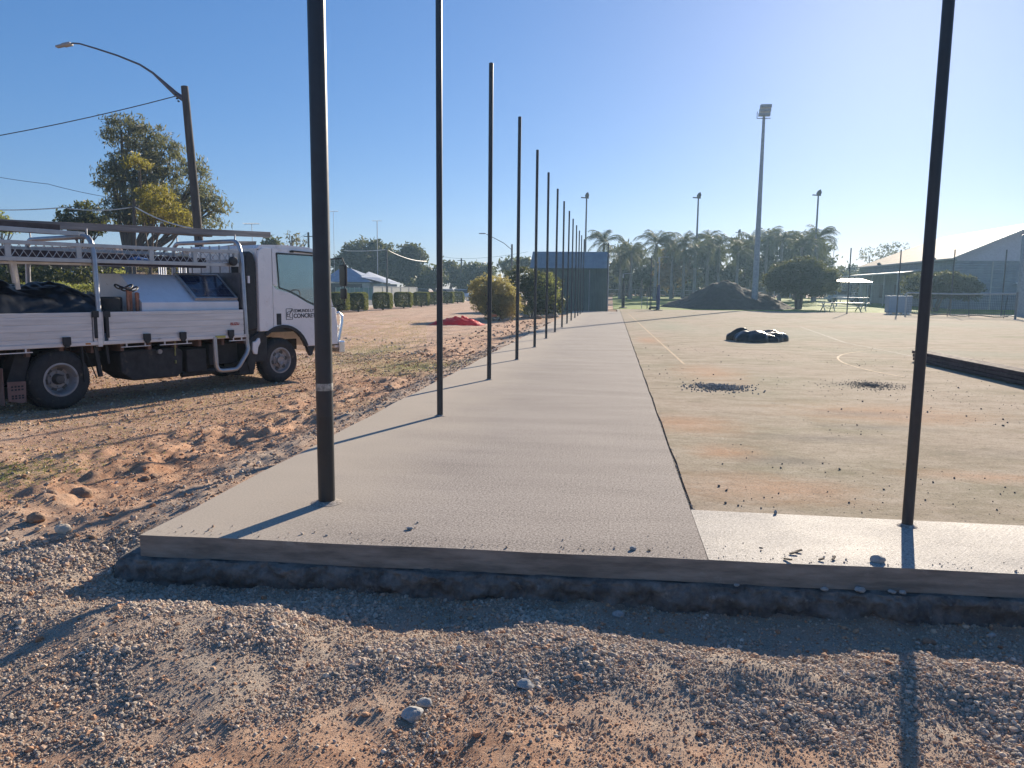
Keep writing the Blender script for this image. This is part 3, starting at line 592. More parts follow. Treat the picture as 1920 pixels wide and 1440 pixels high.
MB().box(.455, .50, -.035, .02, .86, 1.32).box(.565, .60, -.035, .02, .86, 1.32).box(.50, .565, -.055, .02, .83, 1.325).build('centre_post', m_alu, truck, bevel=.004)
mb = MB()
for x0 in (.485, .645): mb.box(x0-.045, x0+.045, -.06, -.036, 1.24, 1.33).box(x0-.022, x0+.022, -.055, -.036, .95, 1.24)
mb.build('latch', m_blk, truck, bevel=.004)
for x0 in (.08, 1.22, 1.80, 2.66, -.95):
    MB().box(x0-.05, x0+.05, -.075, -.032, .88, .985).prism([(x0-.045, .88), (x0+.045, .88), (x0+.02, .84), (x0-.02, .84)], -.07, -.035).build('hinge', m_blk, truck, bevel=.005)
MB().box(-1.75, 2.97, -.045, -.031, .855, .905).build('coaming_rail', m_alu, truck, bevel=.003)
for xa, xb in ((.83, 1.27), (1.42, 1.95), (2.63, 2.95), (-.95, -.35)):
    MB().box(xa, xb, -.05, -.03, .80, .812).box(xa+.07, xa+.09, -.048, -.032, .812, .856).box(xb-.09, xb-.07, -.048, -.032, .812, .856).build('rope_rail', m_alu, truck)
MB().box(.33, .40, -.047, -.0455, .868, .89).build('reflector', M('amber_reflector', (.55, .22, .03), .3), truck)
MB().box(2.37, 2.56, -.048, -.0455, .862, .90).build('warning_label', M('yellow_label', (.45, .42, .08), .5), truck)
rotT = Matrix(((1, 0, 0, 0), (0, 0, -1, 0), (0, 1, 0, 0), (0, 0, 0, 1)))   # text lying in the xz plane, facing -y
text('lettering', 'ISUZU', .062, m_red, truck, Matrix.Translation((2.67, -.032, 1.06)) @ rotT, bold=.002)
# rack hoops
def hoop(x, zt, y0=-.02, y1=W+.02, r=.033, zb=.86):
    c_ = .16; P = [(x, y0, zb)]
    for k in range(7): a = math.pi-(math.pi/2)*k/6; P.append((x, y0+.10+c_+c_*math.cos(a), zt-c_+c_*math.sin(a)))
    P[1] = (x, y0+.06, zt-c_-.1); 
    for k in range(7): a = math.pi/2-(math.pi/2)*k/6; P.append((x, y1-.10-c_+c_*math.cos(a), zt-c_+c_*math.sin(a)))
    P.append((x, y1, zb)); return MB().tube(P, r, 12)
for x0, zt in ((.56, 2.36), (2.985, 2.44), (-1.72, 2.34)):
    hoop(x0, zt, r=.035).tube([(x0, .2, zt-.02), (x0, .2, zt+.11)], .012, 6).tube([(x0, W-.2, zt-.02), (x0, W-.2, zt+.11)], .012, 6).build('rack_hoop', m_tube, truck, smooth=True)
def sag(x): return 2.06+.035*(x+.65)/3.6
for yy in (.06, W-.1):
    mb = MB(); xa, xb = -1.72, 2.93
    mb.bar((xa, yy, sag(xa)+.115+.045), (xb, yy, sag(xb)+.115+.045), .04, .05).bar((xa, yy, sag(xa)-.05), (xb, yy, sag(xb)-.05), .04, .055)
    for xx in (-1.7, -.55, .33, 1.38, 2.1, 2.85): mb.box(xx, xx+.07, yy-.012, yy+.012, sag(xx)-.03, sag(xx)+.14)
    mb.build('rack_rail', m_tube, truck, bevel=.003)
    mb = MB()
    for lo, hi in ((-1.63, -.55), (-.48, .33), (.40, 1.38), (1.45, 2.1), (2.17, 2.85)):
        n = max(2, round((hi-lo)/.105)); st = (hi-lo)/n
        for k in range(n):
            u, v = lo+st*k, lo+st*(k+1); zl, zh = sag(u)-.022, sag(u)+.135
            for s_ in ((u, zl, v, zh), (u, zh, v, zl)): mb.bar((s_[0], yy, s_[1]), (s_[2], yy, s_[3]), .006, .010, up=(0, 1, 0))
    mb.build('rack_mesh', m_tube, truck)
mb = MB().bar((-1.72, .12, sag(-.6)-.11), (.55, .12, sag(.5)-.10), .03, .03); mb.bar((-.42, .14, 1.98), (-.38, .16, 1.62), .03, .05).bar((-.46, .13, 1.99), (-.43, .14, 1.70), .05, .03); mb.build('hanging_bracket', M('pale_bracket', (.62, .58, .50), .5), truck)
MB().box(2.96, 2.99, .06, W-.06, 1.33, 1.92).build('headboard', M('headboard_mesh_panel', (.20, .20, .21), .5, metal=.5), truck)
mb = MB()
for y0 in np.linspace(.1, W-.1, 8): mb.box(2.97, 2.985, y0-.012, y0+.012, 1.92, 2.38)
mb.box(2.965, 2.99, .05, W-.05, 2.10, 2.14).build('headboard_bars', m_tube, truck)
mb = MB().lathe([(.01, -.03), (.06, -.03), (.075, -.01), (.075, .03), (.05, .05)], (2.78, -.02, 2.10), 'y', 18); mb.bar((2.78, .02, 2.1), (2.9, .06, 2.16), .02); mb.build('work_lamp', m_blk, truck, smooth=True)
# tubes behind the cab and step
mb = MB().tube([(2.99, -.02, .90), (2.99, -.02, .75), (3.0, -.03, .66), (2.96, -.04, .58), (2.80, -.05, .38), (2.74, -.05, .335), (2.66, -.05, .33), (2.46, -.05, .33), (2.40, -.05, .35), (2.37, -.05, .41), (2.365, -.05, .50), (2.365, -.03, .88)], .036, 14); mb.build('side_step', m_tube, truck, smooth=True)
# cab
ar = [(3.79+.54*math.cos(R_(t)), .43+.54*math.sin(R_(t))) for t in range(0, 181, 12)]
low = [(3.62, .94), (3.60, 1.69), (3.68, 1.66), (3.95, 1.61), (4.15, 1.52), (4.35, 1.40), (4.50, 1.33), (4.75, 1.28), (5.06, 1.30), (5.10, .60), (4.36, .60)]+[p for p in ar if p[0] > 3.62 and p[0] < 4.36]
cab = []
low = [(3.60, 1.72), (3.67, 1.66), (3.95, 1.60), (4.15, 1.52), (4.35, 1.42), (4.55, 1.35), (4.75, 1.31), (5.04, 1.32), (5.10, 1.0), (5.10, .62), (4.34, .62)]+[(3.79+.56*math.cos(R_(t)), .43+.56*math.sin(R_(t))) for t in range(24, 106, 9)]+[(3.60, .96)]
rear = [(3.30, 2.30), (3.34, 2.36), (3.60, 2.36), (3.60, .96), (3.52, .93), (3.30, .93)]
for sd_, (ya, yb) in enumerate(((.03, .09), (W-.09, W-.03))):
    MB().prism(low, ya, yb).build('door', m_tw, truck, bevel=.012, seg=3)
    MB().prism([(3.30, 2.20), (3.33, 2.31), (3.40, 2.36), (3.592, 2.36), (3.592, .955), (3.52, .93), (3.30, .93)], ya, yb).build('rear_pillar', m_tw, truck, bevel=.012, seg=3)
    y1_, y2_ = ya+.004, yb-.004
    MB().prism([(3.606, 1.735), (3.606, 2.28), (3.68, 2.28), (3.70, 1.70)], y1_, y2_).prism([(3.606, 2.281), (3.606, 2.36), (4.66, 2.345), (4.66, 2.268)], y1_, y2_).prism([(4.60, 2.267), (4.69, 2.267), (5.0, 1.34), (4.92, 1.33)], y1_, y2_).build('window_frame', m_tw, truck)
    yo = ya+.012 if sd_ == 0 else yb-.012
    MB().prism([(3.69, 2.275), (4.59, 2.265), (4.90, 1.345), (4.75, 1.33), (4.55, 1.37), (4.35, 1.44), (4.15, 1.54), (3.95, 1.62), (3.73, 1.68)], yo, yo+.006).build('side_window', m_glass, truck)
    seal = [(3.69, 2.275), (4.59, 2.265), (4.90, 1.345), (4.75, 1.33), (4.55, 1.37), (4.35, 1.44), (4.15, 1.54), (3.95, 1.62), (3.73, 1.68)]; mb = MB(); ys_ = ya-.003 if sd_ == 0 else yb+.003
    for k in range(len(seal)): p, q = seal[k], seal[(k+1) % len(seal)]; mb.bar((p[0], ys_, p[1]), (q[0], ys_, q[1]), .022, .012, up=(0, 1, 0))
    mb.build('window_seal', m_blk, truck)
    yh = ya-.006 if sd_ == 0 else yb+.006
    MB().box(3.66, 3.76, min(yh, yh+.01), max(yh, yh+.01), 1.03, 1.23).build('door_handle', m_blk, truck, bevel=.012)
    MB().prism([(3.79+r_a*math.cos(R_(t)), .43+r_a*math.sin(R_(t))) for r_a, rng in ((.60, range(20, 131, 10)), (.545, range(130, 19, -10))) for t in rng], ya-.02, yb).build('wheel_arch_trim', m_chs, truck, bevel=.005)
MB().prism([(3.31, 2.34), (3.36, 2.40), (3.9, 2.425), (4.45, 2.41), (4.66, 2.36), (4.66, 2.33), (3.31, 2.33)], .05, W-.05).build('roof', m_tw, truck, bevel=.03, seg=4)
MB().box(3.30, 3.34, .09, W-.09, .93, 2.34).build('cab_back', m_tw, truck)
MB().prism([(5.04, 1.31), (5.10, 1.3), (5.12, .55), (5.04, .55)], .05, W-.05).build('front_panel', m_tw, truck, bevel=.02)
MB().prism([(4.98, 1.33), (5.01, 1.33), (4.67, 2.35), (4.64, 2.35)], .09, W-.09).build('windscreen', m_glass, truck)
m_lin = M('cab_lining', (.13, .135, .14), .85)
MB().box(3.343, 3.36, .1, W-.1, .98, 2.32).box(3.36, 4.6, .1, W-.1, 2.30, 2.325).box(3.36, 4.9, .093, .11, .98, 1.30).box(3.36, 4.9, W-.11, W-.093, .98, 1.30).box(3.36, 3.64, .093, .11, 1.30, 2.29).box(3.36, 3.64, W-.11, W-.093, 1.30, 2.29).build('cab_lining', m_lin, truck)
MB().box(3.34, 5.04, .1, W-.1, .9, .98).box(4.7, 5.02, .1, W-.1, .98, 1.28).build('cab_floor', m_blk, truck)
for y0 in (.25, 1.15): MB().box(3.55, 4.0, y0, y0+.5, 1.0, 1.22).prism([(3.45, 1.2), (3.58, 1.2), (3.50, 1.85), (3.40, 1.85)], y0, y0+.5).box(3.42, 3.5, y0+.13, y0+.37, 1.87, 2.03).build('seat', M('grey_seat_fabric', (.10, .11, .12), .9), truck, bevel=.03)
mb = MB(); P = [Vector((4.42+.10*math.cos(t), .52+.21*math.sin(t), 1.48-.165*math.cos(t)*-1)) for t in np.linspace(0, 2*math.pi, 29)]; mb.tube(P, .014, 8).tube([(4.42, .52, 1.48), (4.62, .52, 1.2)], .03, 8).bar((4.42, .32, 1.48), (4.42, .72, 1.48), .02); mb.build('steering_wheel', m_blk, truck, smooth=True)
MB().box(3.98, 4.06, .012, .03, 2.30, 2.335).bar((4.02, .02, 2.33), (4.62, .01, 2.31), .05, .022).build('rain_guard', m_blk, truck, bevel=.004)
Mx = Matrix.Translation((3.88, .029, 1.20)) @ rotT
text('lettering', 'EDMUNDS LY', .078, m_ink, truck, Matrix.Translation((4.035, .028, 1.245)) @ rotT, bold=.0012)
text('lettering', 'CONCRETE', .108, m_ink, truck, Matrix.Translation((4.035, .028, 1.145)) @ rotT, bold=.0025)
mb = MB(); x0, x1, z0, z1 = 3.87, 4.01, 1.12, 1.31
for a, c_ in (((x0, z0), (x1, z0)), ((x0, z0), (x0, z1)), ((x0, z1), (x1, z1)), ((x1, z1-.05), (x1, z1)), ((x1, z0), (x1, z0+.12)), ((x0+.02, z0+.12), (x0+.08, z0+.15)), ((x0+.02, z0+.085), (x0+.07, z0+.10)), ((x0+.02, z0+.05), (x0+.07, z0+.05)), ((x0+.02, z0+.12), (x0+.02, z0+.05)), ((x1-.01, z0+.16), (x0+.075, z0+.09)), ((x0+.075, z0+.09), (x0+.085, z0+.03)), ((x0+.085, z0+.03), (x1-.01, z0+.03)), ((x1-.06, z0+.12), (x1, z1))):
    mb.bar((a[0], .026, a[1]), (c_[0], .026, c_[1]), .008, .004, up=(0, 1, 0))
mb.build('emblem', m_ink, truck)
# snorkel column and black gear behind the cab
MB().prism([(3.06, .95), (3.06, 2.1), (3.09, 2.24), (3.16, 2.29), (3.24, 2.24), (3.285, 2.1), (3.285, .95)], .06, .45).build('air_intake', m_blk, truck, bevel=.03, seg=3)
MB().box(3.09, 3.125, .03, .06, 1.75, 1.87).build('intake_label', m_white, truck)
MB().box(3.05, 3.5, .10, .55, .40, .93).lathe([(.05, -.12), (.12, -.1), (.12, .1), (.05, .12)], (3.22, .2, 1.0), 'z', 18).build('air_box', m_chs, truck, bevel=.02)
MB().prism([(3.30, .93), (3.60, .96), (3.45, .86), (3.33, .72), (3.24, .50), (3.20, .28), (3.10, .22), (3.05, .40), (3.10, .80)], .06, .40).build('mudguard', m_chs, truck, bevel=.015)
MB().prism([(3.14, .62), (3.17, .55), (3.24, .54), (3.26, .66), (3.31, .74), (3.30, .82), (3.26, .82), (3.22, .77), (3.15, .76)], .03, .12).build('washer_bottle', m_white, truck, bevel=.015)
MB().box(2.9, 3.2, .08, .5, .20, .42).build('battery_box', m_chs, truck, bevel=.02)
MB().prism([(.86, .70), (.90, .74), (1.80, .74), (1.86, .68), (1.84, .36), (1.76, .29), (1.05, .29), (.88, .42)], .06, .62).build('fuel_tank', m_chs, truck, bevel=.02, seg=3)
MB().lathe([(.001, -.04), (.035, -.04), (.035, .03)], (1.46, .06, .70), 'y', 14).build('fuel_cap', m_rim, truck)
MB().box(1.95, 2.3, .1, .6, .33, .70).tube([(1.9, .2, .30), (3.0, .2, .32)], .05, 10).box(2.45, 3.0, .25, .6, .4, .75).build('toolbox_under_tray', m_chs, truck, bevel=.02)
MB().bar((1.72, .05, .84), (1.72, .05, .62), .03, .008).bar((1.72, .05, .55), (1.72, .05, .50), .05, .008).build('load_strap', M('yellow_strap', (.35, .34, .14), .7), truck)
MB().bar((.50, .05, .84), (.56, .05, .40), .05, .05).bar((.36, .05, .80), (.52, .08, .38), .012, .012).bar((.66, .05, .84), (.68, .05, .58), .05, .03).bar((.30, .02, .84), (.32, .02, .35), .05, .02).build('mudguard_stay', m_chs, truck)
for y0 in (.02, W-.48):
    MB().prism([(-.46, .86), (-.28, .86), (-.40, .40), (-.62, .40)], y0+.1, y0+.36).build('mudguard_bracket', m_chs, truck)
    fl = MB().box(-.70, -.685, y0, y0+.46, .13, .62).build('mud_flap', M('faded_mud_flap', (.20, .12, .10), .85), truck, bevel=.01)
    fl.parent = truck
# mud flap face as seen from the side: folded outwards
mb = MB(); mb.m = 1
for zc in (.36, .32, .24, .21):
    for k in range(4): mb.box(-.62+.04*k, -.595+.04*k, -.0125, -.0105, zc, zc+.022)
mb.m = 0
mb.prism([(-.66, .44), (-.44, .43), (-.45, .16), (-.50, .15), (-.66, .19)], -.01, .0).build('flap_panel', [M('faded_red_flap', (.22, .13, .11), .85, var=.2), m_chs], truck)
# mirrors, bull bar, lamps
for ys_, s_ in ((-.17, 1), (W+.17, -1)):
    m_ = empty('mirror', (0, 0, 0), None, None); m_.parent = truck
    MB().tube([(4.90, .03 if s_ > 0 else W-.03, 2.22), (5.05, ys_, 2.24), (5.10, ys_, 2.15), (5.10, ys_, 1.40), (4.98, ys_*.2 if s_ > 0 else W-.03, 1.34)], .012, 8).build('arm', m_blk, m_, smooth=True)
    MB().box(5.04, 5.10, ys_-.09, ys_+.09, 1.72, 2.12).box(5.05, 5.10, ys_-.08, ys_+.08, 1.48, 1.68).build('housing', m_blk, m_, bevel=.03, seg=3)
m_chr = M('polished_alloy', (.75, .76, .78), .22, metal=.85, var=.08)
mb = MB(); 
for yy in (.10, W-.10): mb.tube([(5.14, yy, .55), (5.17, yy-.02 if yy < 1 else yy+.02, .72), (5.27, yy, 1.02), (5.27, yy, 1.15), (5.23, yy+.03 if yy < 1 else yy-.03, 1.21), (5.13, yy+.1 if yy < 1 else yy-.1, 1.18)], .036, 12)
mb.tube([(5.24, .2, 1.2), (5.24, W-.2, 1.2)], .032, 12).tube([(5.22, .12, .95), (5.22, W-.12, .95)], .028, 12).tube([(5.24, .7, 1.2), (5.2, .7, .66)], .028, 10).tube([(5.24, W-.7, 1.2), (5.2, W-.7, .66)], .028, 10)
mb.build('bull_bar', m_chr, truck, smooth=True)
MB().box(5.11, 5.26, .0, W, .44, .68).build('bumper', m_chr, truck, bevel=.025, seg=3)
MB().prism([(4.34, .62), (4.36, .54), (4.42, .44), (4.46, .46), (4.52, .60), (5.1, .60), (5.1, .62)], .04, .10).build('sill', m_blk, truck)
for y0 in (.12, W-.42): MB().box(5.095, 5.125, y0, y0+.3, .74, .92).build('headlight', M('lamp_lens', (.7, .72, .74), .1), truck, bevel=.02)
MB().box(5.10, 5.115, .5, W-.5, .78, .98).build('grille', m_blk, truck, bevel=.01)
for y0 in (.15, W-.4): MB().box(-1.83, -1.78, y0, y0+.25, .68, .78).build('tail_lamp', m_red, truck, bevel=.01)
# parts resting on the truck
def onT(mb, name, mat, label, cat, group=None, **k): return tag(mb.build(name, mat, mx=TM, **k), label, cat, group)
m_tim = M('weathered_timber', (.30, .27, .25), .85, var=.35, scale=3, stretch=(.5, 3, 6), bmp=.002, bscale=20); m_cha = M('dark_steel_channel', (.10, .075, .07), .7, var=.4)
onT(MB().box(-1.6, 2.6, .45, .80, 1.99, 2.15).box(-1.2, 2.2, .85, 1.3, 2.0, 2.10), 'board_bundle', M('dark_formply', (.045, .035, .045), .7, var=.4), 'dark bundle of boards lying inside the side rack of the truck', 'boards', bevel=.004)
zz_ = 2.50
onT(MB().bar((-.3, .75, 2.385+.115), (4.15, .75, 2.52+.12), .05, .10).bar((.3, .86, 2.51), (3.3, .86, 2.60), .03, .08), 'timber_beam', m_tim, 'long grey timber beam lying on the rack reaching over the cab', 'timber', bevel=.004)
onT(MB().box(-1.9, .36, .50, .53, 2.385, 2.52).box(-1.9, .36, .53, .66, 2.385, 2.40).box(-1.9, .36, .53, .66, 2.505, 2.52), 'steel_channel', m_cha, 'dark red brown steel channel on the rear of the rack', 'steel channel', bevel=.003)
onT(MB().bar((.05, .95, 2.54), (3.05, .95, 2.56), .12, .05), 'screed_board', m_tim, 'flat weathered screed board beside the long beam on the rack', 'board', bevel=.004)
onT(MB().bar((-1.6, .35, 2.41), (.6, .35, 2.40), .06, .06), 'steel_bar', m_tube, 'pale square bar tied on the rear rack hoop', 'bar', bevel=.003)
rn = random.Random(5); mb = MB()
for k in range(46): mb.rock((2.0+rn.random()*.85, .15+rn.random()*.25, 2.235+.03*rn.random()), rn.uniform(.012, .028), k, 1)
onT(mb, 'rag_bundle', M('crumpled_clear_plastic', (.75, .77, .78), .35), 'crumpled pale plastic along the rack near the cab', 'plastic')
onT(MB().rock((1.45, .5, 2.09), .12, 9, 3, (1.8, 1, .35)), 'blue_tarp', M('blue_tarp_plastic', (.05, .16, .42), .5, bmp=.01, bscale=15), 'small folded blue tarp inside the rack', 'tarp')
# box with sloping lid and solar panel
bx = empty('tool_chest', TRK, 'white metal tool chest with sloping lid and a solar panel', 'tool chest', rz=TROT)
PR = [(.04, .91), (.04, 1.44), (.60, 1.865), (1.35, 1.865), (1.35, .91)]
m_chest = M('chest_white', (.70, .71, .74), .35, var=.06, metal=.1, dirt=(3, (.52, .48, .45), .66))
MB().prism(PR, 1.22, 2.90, ax='x').build('chest_body', m_chest, bx, bevel=.006)
d = Vector((0, .56, .425)).normalized(); nrm = Vector((0, -.425, .56)).normalized(); o0 = Vector((0, .04, 1.44))
def onlid(x, s, h): return Vector((x, 0, 0))+o0+d*s+nrm*h
def lidbox(mb, xa, xb, sa, sb, ha, hb):
    vs = [onlid(x_, s_, h_) for x_ in (xa, xb) for s_ in (sa, sb) for h_ in (ha, hb)]
    mb.add(vs, [(0, 1, 3, 2), (4, 6, 7, 5), (0, 4, 5, 1), (2, 3, 7, 6), (0, 2, 6, 4), (1, 5, 7, 3)]); return mb
sp_ = empty('solar_panel', (0, 0, 0), None, None); sp_.parent = bx
mb = MB(); 
for (xa, xb, sa, sb) in ((2.10, 2.88, .03, .06), (2.10, 2.88, .65, .68), (2.10, 2.13, .06, .65), (2.85, 2.88, .06, .65)): lidbox(mb, xa, xb, sa, sb, .012, .055)
mb.build('frame', m_galv, sp_)
m_sol, nt, b, o_ = newmat('solar_cells'); bk = nt.nodes.new('ShaderNodeTexBrick'); bk.offset = 0; bk.inputs['Color1'].default_value = (.012, .018, .045, 1); bk.inputs['Color2'].default_value = (.014, .022, .055, 1); bk.inputs['Mortar'].default_value = (.10, .12, .17, 1)
bk.inputs['Scale'].default_value = 8; bk.inputs['Mortar Size'].default_value = .012; bk.inputs['Brick Width'].default_value = 1; bk.inputs['Row Height'].default_value = 1; tc = nt.nodes.new('ShaderNodeTexCoord'); L(nt, tc.outputs['Object'], bk.inputs['Vector']); L(nt, bk.outputs[0], b.inputs['Base Color']); b.inputs['Roughness'].default_value = .12
lidbox(MB(), 2.13, 2.85, .06, .65, .02, .045).build('cells', m_sol, sp_)
# load: black sheeting heap
n = 90; U, Vv = np.meshgrid(np.linspace(-1.72, .98, 160), np.linspace(.03, 1.9, 70))
uu, vv = U.ravel(), Vv.ravel()
hh = .92+(.52+.10*fbm(uu*2, vv*2, 95, 3)+.16*(fbm(uu*5, vv*4, 97, 4)-.5)+.05*np.abs(fbm(uu*16, vv*11, 99, 2)-.5)*4)*sstep(-.01, .16, vv-.03+.02)*sstep(1.9, 1.6, -(-vv))*0
prof_ = np.clip(np.sin(np.clip((vv-.0)/1.9, 0, 1)*math.pi), 0, 1)**.35
hh = .92+prof_*(.42+.16*sstep(-1.2, .2, -uu*.0-uu*0+0*uu)+.17*(1-sstep(.2, 1.0, uu))+.20*(fbm(uu*2.2, vv*2, 95, 4)-.5)+.10*(np.abs(fbm(uu*3, vv*4, 99, 2)-.5)*2))
m_sheet, nt, b, o_ = newmat('black_plastic_sheeting'); b.inputs['Base Color'].default_value = (.008, .010, .014, 1); b.inputs['Roughness'].default_value = .33
vr = nt.nodes.new('ShaderNodeTexNoise'); vr.noise_type = 'RIDGED_MULTIFRACTAL'; vr.inputs['Scale'].default_value = 2.6; vr.inputs['Detail'].default_value = 3; tc = nt.nodes.new('ShaderNodeTexCoord'); nz = nt.nodes.new('ShaderNodeTexNoise'); nz.inputs['Scale'].default_value = 4; mx_ = nt.nodes.new('ShaderNodeMix'); mx_.data_type = 'VECTOR'; mx_.inputs[0].default_value = .35
L(nt, tc.outputs['Object'], nz.inputs['Vector']); L(nt, tc.outputs['Object'], mx_.inputs[4]); L(nt, nz.outputs['Color'], mx_.inputs[5]); L(nt, mx_.outputs[1], vr.inputs['Vector']); bump(nt, b, vr.outputs[0], .8, .05)
I = np.arange(len(uu)).reshape(70, 160)
o = npmesh('black_sheeting', np.stack([uu, vv, hh], 1), np.stack([I[:-1, :-1].ravel(), I[:-1, 1:].ravel(), I[1:, 1:].ravel(), I[1:, :-1].ravel()], 1), m_sheet, smooth=True); o.matrix_world = TM; tag(o, 'crumpled heap of black plastic sheeting filling the rear tray', 'plastic sheeting')
mb = MB().lathe([(.12, 1.0), (.15, 1.0), (.165, 1.50), (.15, 1.52), (.14, 1.1), (.01, 1.08)], (.86, .25, 0), 'z', 24); onT(mb, 'bucket', m_blk, 'black bucket standing between the sheeting and the timber pegs', 'bucket', smooth=True)
m_peg = M('orange_brown_peg', (.36, .17, .11), .8, var=.35, scale=10)
for k, (x0, ln) in enumerate([(1.02, 1.66), (1.09, 1.60), (1.155, 1.59), (1.20, 1.58)]):
    onT(MB().box(x0, x0+.035, .07+.05*(k % 2), .105+.05*(k % 2), .91, ln), 'timber_peg', m_peg, ['tallest orange brown peg beside the bucket', 'second timber peg from the bucket on the tray', 'third timber peg from the bucket on the tray', 'timber peg touching the white tool chest'][k], 'peg', 'timber pegs standing on the tray', bevel=.003)
mb = MB(); P = [Vector((1.08+.12*math.cos(t), .12+.10*math.sin(t), 1.64+.03*math.cos(t*2))) for t in np.linspace(0, 2*math.pi, 25)]; mb.tube(P, .012, 6).tube([p+Vector((-.06, .03, .03)) for p in P], .012, 6)
onT(mb, 'hose_coil', m_blk, 'black hose loops hung over the timber pegs', 'hose', smooth=True)

# ================================================================== STREET LAMP, UTILITY POLES, WIRES
m_wood = M('weathered_pole_wood', (.10, .085, .075), .9, var=.4, scale=2, stretch=(4, 4, .3), bmp=.01, bscale=10)
lp = pt(356, 430, 24); ltop = pt(346, 162, 24)
t = empty('street_lamp', (ltop.x+.45, 24, -.15), 'wooden street light pole with long curved arm behind the truck', 'street lamp')
b0 = t.location
MB().tube([(0, 0, -.2), (ltop.x+.22-b0.x, 0, 4.5), (ltop.x-b0.x, 0, ltop.z-b0.z)], [.155, .14, .115], 16).build('pole', M('grey_pole_wood', (.075, .072, .07), .9, var=.4, scale=2, stretch=(4, 4, .3), bmp=.01, bscale=10), t, smooth=True)
A = [pt(*q, 24)-b0 for q in ((346, 187), (330, 176), (287, 137), (262, 121), (220, 104), (180, 91), (150, 82), (137, 81), (128, 84))]
MB().tube(A, [.09, .085, .04, .035, .03, .028, .026, .026, .03], 10).build('arm', M('lamp_arm_steel', (.12, .12, .14), .5, metal=.3), t, smooth=True)
h0 = pt(134, 82, 24)-b0; h1 = pt(106, 88, 24)-b0; dd = (h1-h0)
MB().bar(h0, h0+dd*.55, .22, .10).bar(h0+dd*.5, h1, .17, .075).build('lamp_head', M('lamp_head_grey', (.34, .35, .36), .5), t, bevel=.03)
mb = MB()
for q in ((333, 178), (335, 186), (338, 191)): mb.rock(pt(*q, 24)-b0+Vector((0, -.1, 0)), .05, 3, 1)
mb.build('insulator', m_blk, t)
def wire(name, pts, r, mat, label):
    P = [Vector(p) for p in pts]; Q = []
    for k in range(len(P)-1):
        sg = .02*(P[k+1]-P[k]).length
        for i in range(13): u = i/12; q = P[k].lerp(P[k+1], u); q.z -= 4*sg*u*(1-u)*(1 if k >= 0 else 0); Q.append(q)
    o = MB().tube(Q, r, 5).build(name, mat, smooth=True); return tag(o, label, 'power line')
m_wire = M('dark_wire', (.04, .04, .045), .6); m_wirew = M('white_service_cable', (.70, .68, .62), .5)
wire('power_line', [pt(334, 179, 24), pt(-330, 300, 22)], .016, m_wire, 'dark wire from the wooden street light pole to the left')
t = empty('utility_pole', pt(252, 560, 34)*1, 'slim wooden pole in front of the yellow tree with wires both ways', 'utility pole'); t.location.z = -.1
tp = pt(251, 373, 34); MB().tube([(0, 0, 0), (tp.x-t.location.x, 0, tp.z+.1)], [.10, .07], 10).build('pole', m_wood, t, smooth=True)
MB().bar((tp.x-t.location.x-.3, 0, tp.z-.25), (tp.x-t.location.x+.25, 0, tp.z-.25), .08, .08).build('crossarm', m_wood, t)
tA = pt(250, 388, 34); wire('power_line', [tA, pt(120, 389, 38), pt(-200, 372, 45)], .030, m_wirew, 'pale service cable from the slim wooden pole to the left')
wire('power_line', [pt(253, 388, 34), pt(360, 428, 30)], .030, m_wirew, 'pale service cable from the slim wooden pole down to the right')
wire('power_line', [pt(240, 375, 34), pt(90, 345, 33), pt(-150, 300, 32)], .012, m_wire, 'thin upper wire left of the slim wooden pole')
t = empty('utility_pole', (0, 0, 0), 'grey pole before the dark trees carrying white cables', 'utility pole'); p = pt(725, 467, 100); t.location = (p.x, 100, -.1)
MB().tube([(0, 0, 0), (0, 0, p.z)], [.14, .11], 10).build('pole', m_wood, t, smooth=True); MB().bar((-.5, 0, p.z-.1), (.3, 0, p.z-.1), .1).build('crossarm', m_wood, t)
for a_p, b_p, lb in (((722, 468, 100), (645, 470, 96), 'white cable from the grey pole left to the roof side'), ((727, 469, 100), (800, 490, 120), 'white cable from the grey pole sagging down to the right')): wire('power_line', [pt(*a_p), pt(*b_p)], .045, m_wirew, lb)
p = pt(865, 483, 130); t = empty('utility_pole', (p.x, 130, -.1), 'distant wooden pole between bare trees and the autumn bush', 'utility pole'); MB().tube([(0, 0, 0), (0, 0, p.z)], .13, 8).build('pole', m_wood, t); MB().bar((-.7, 0, p.z-.4), (.7, 0, p.z-.4), .1).build('crossarm', m_wood, t)
wire('power_line', [pt(820, 479, 130), pt(865, 485, 130), pt(990, 472, 125)], .02, m_wire, 'thin dark wires above the distant trees near the shed')
p = pt(578, 434, 90); t = empty('utility_pole', (p.x, 90, -.1), 'pole seen over the truck cab', 'utility pole'); MB().tube([(0, 0, 0), (0, 0, p.z)], .13, 8).build('pole', m_wood, t); MB().bar((-.6, 0, p.z-.5), (.6, 0, p.z-.5), .1).build('crossarm', m_wood, t)
wire('power_line', [pt(578, 437, 90), pt(470, 480, 80)], .02, m_wire, 'thin wire from the pole over the cab down to the left')
m_ant = M('antenna_alloy', (.35, .37, .40), .5, metal=.5)
def antenna(px, py, Yd, lb, r=.04, base=None):
    p = pt(px, py, Yd); t = empty('antenna_mast', (p.x, Yd, -.1), lb, 'antenna'); MB().tube([(0, 0, 0), (0, 0, p.z)], r, 6).build('mast', m_ant, t)
    mb = MB().bar((-.8, 0, p.z), (.8, 0, p.z), .05)
    for k in range(5): mb.bar((-.7+.33*k, -.5, p.z+.04), (-.7+.33*k, .5, p.z+.04), .03)
    mb.build('elements', m_ant, t)
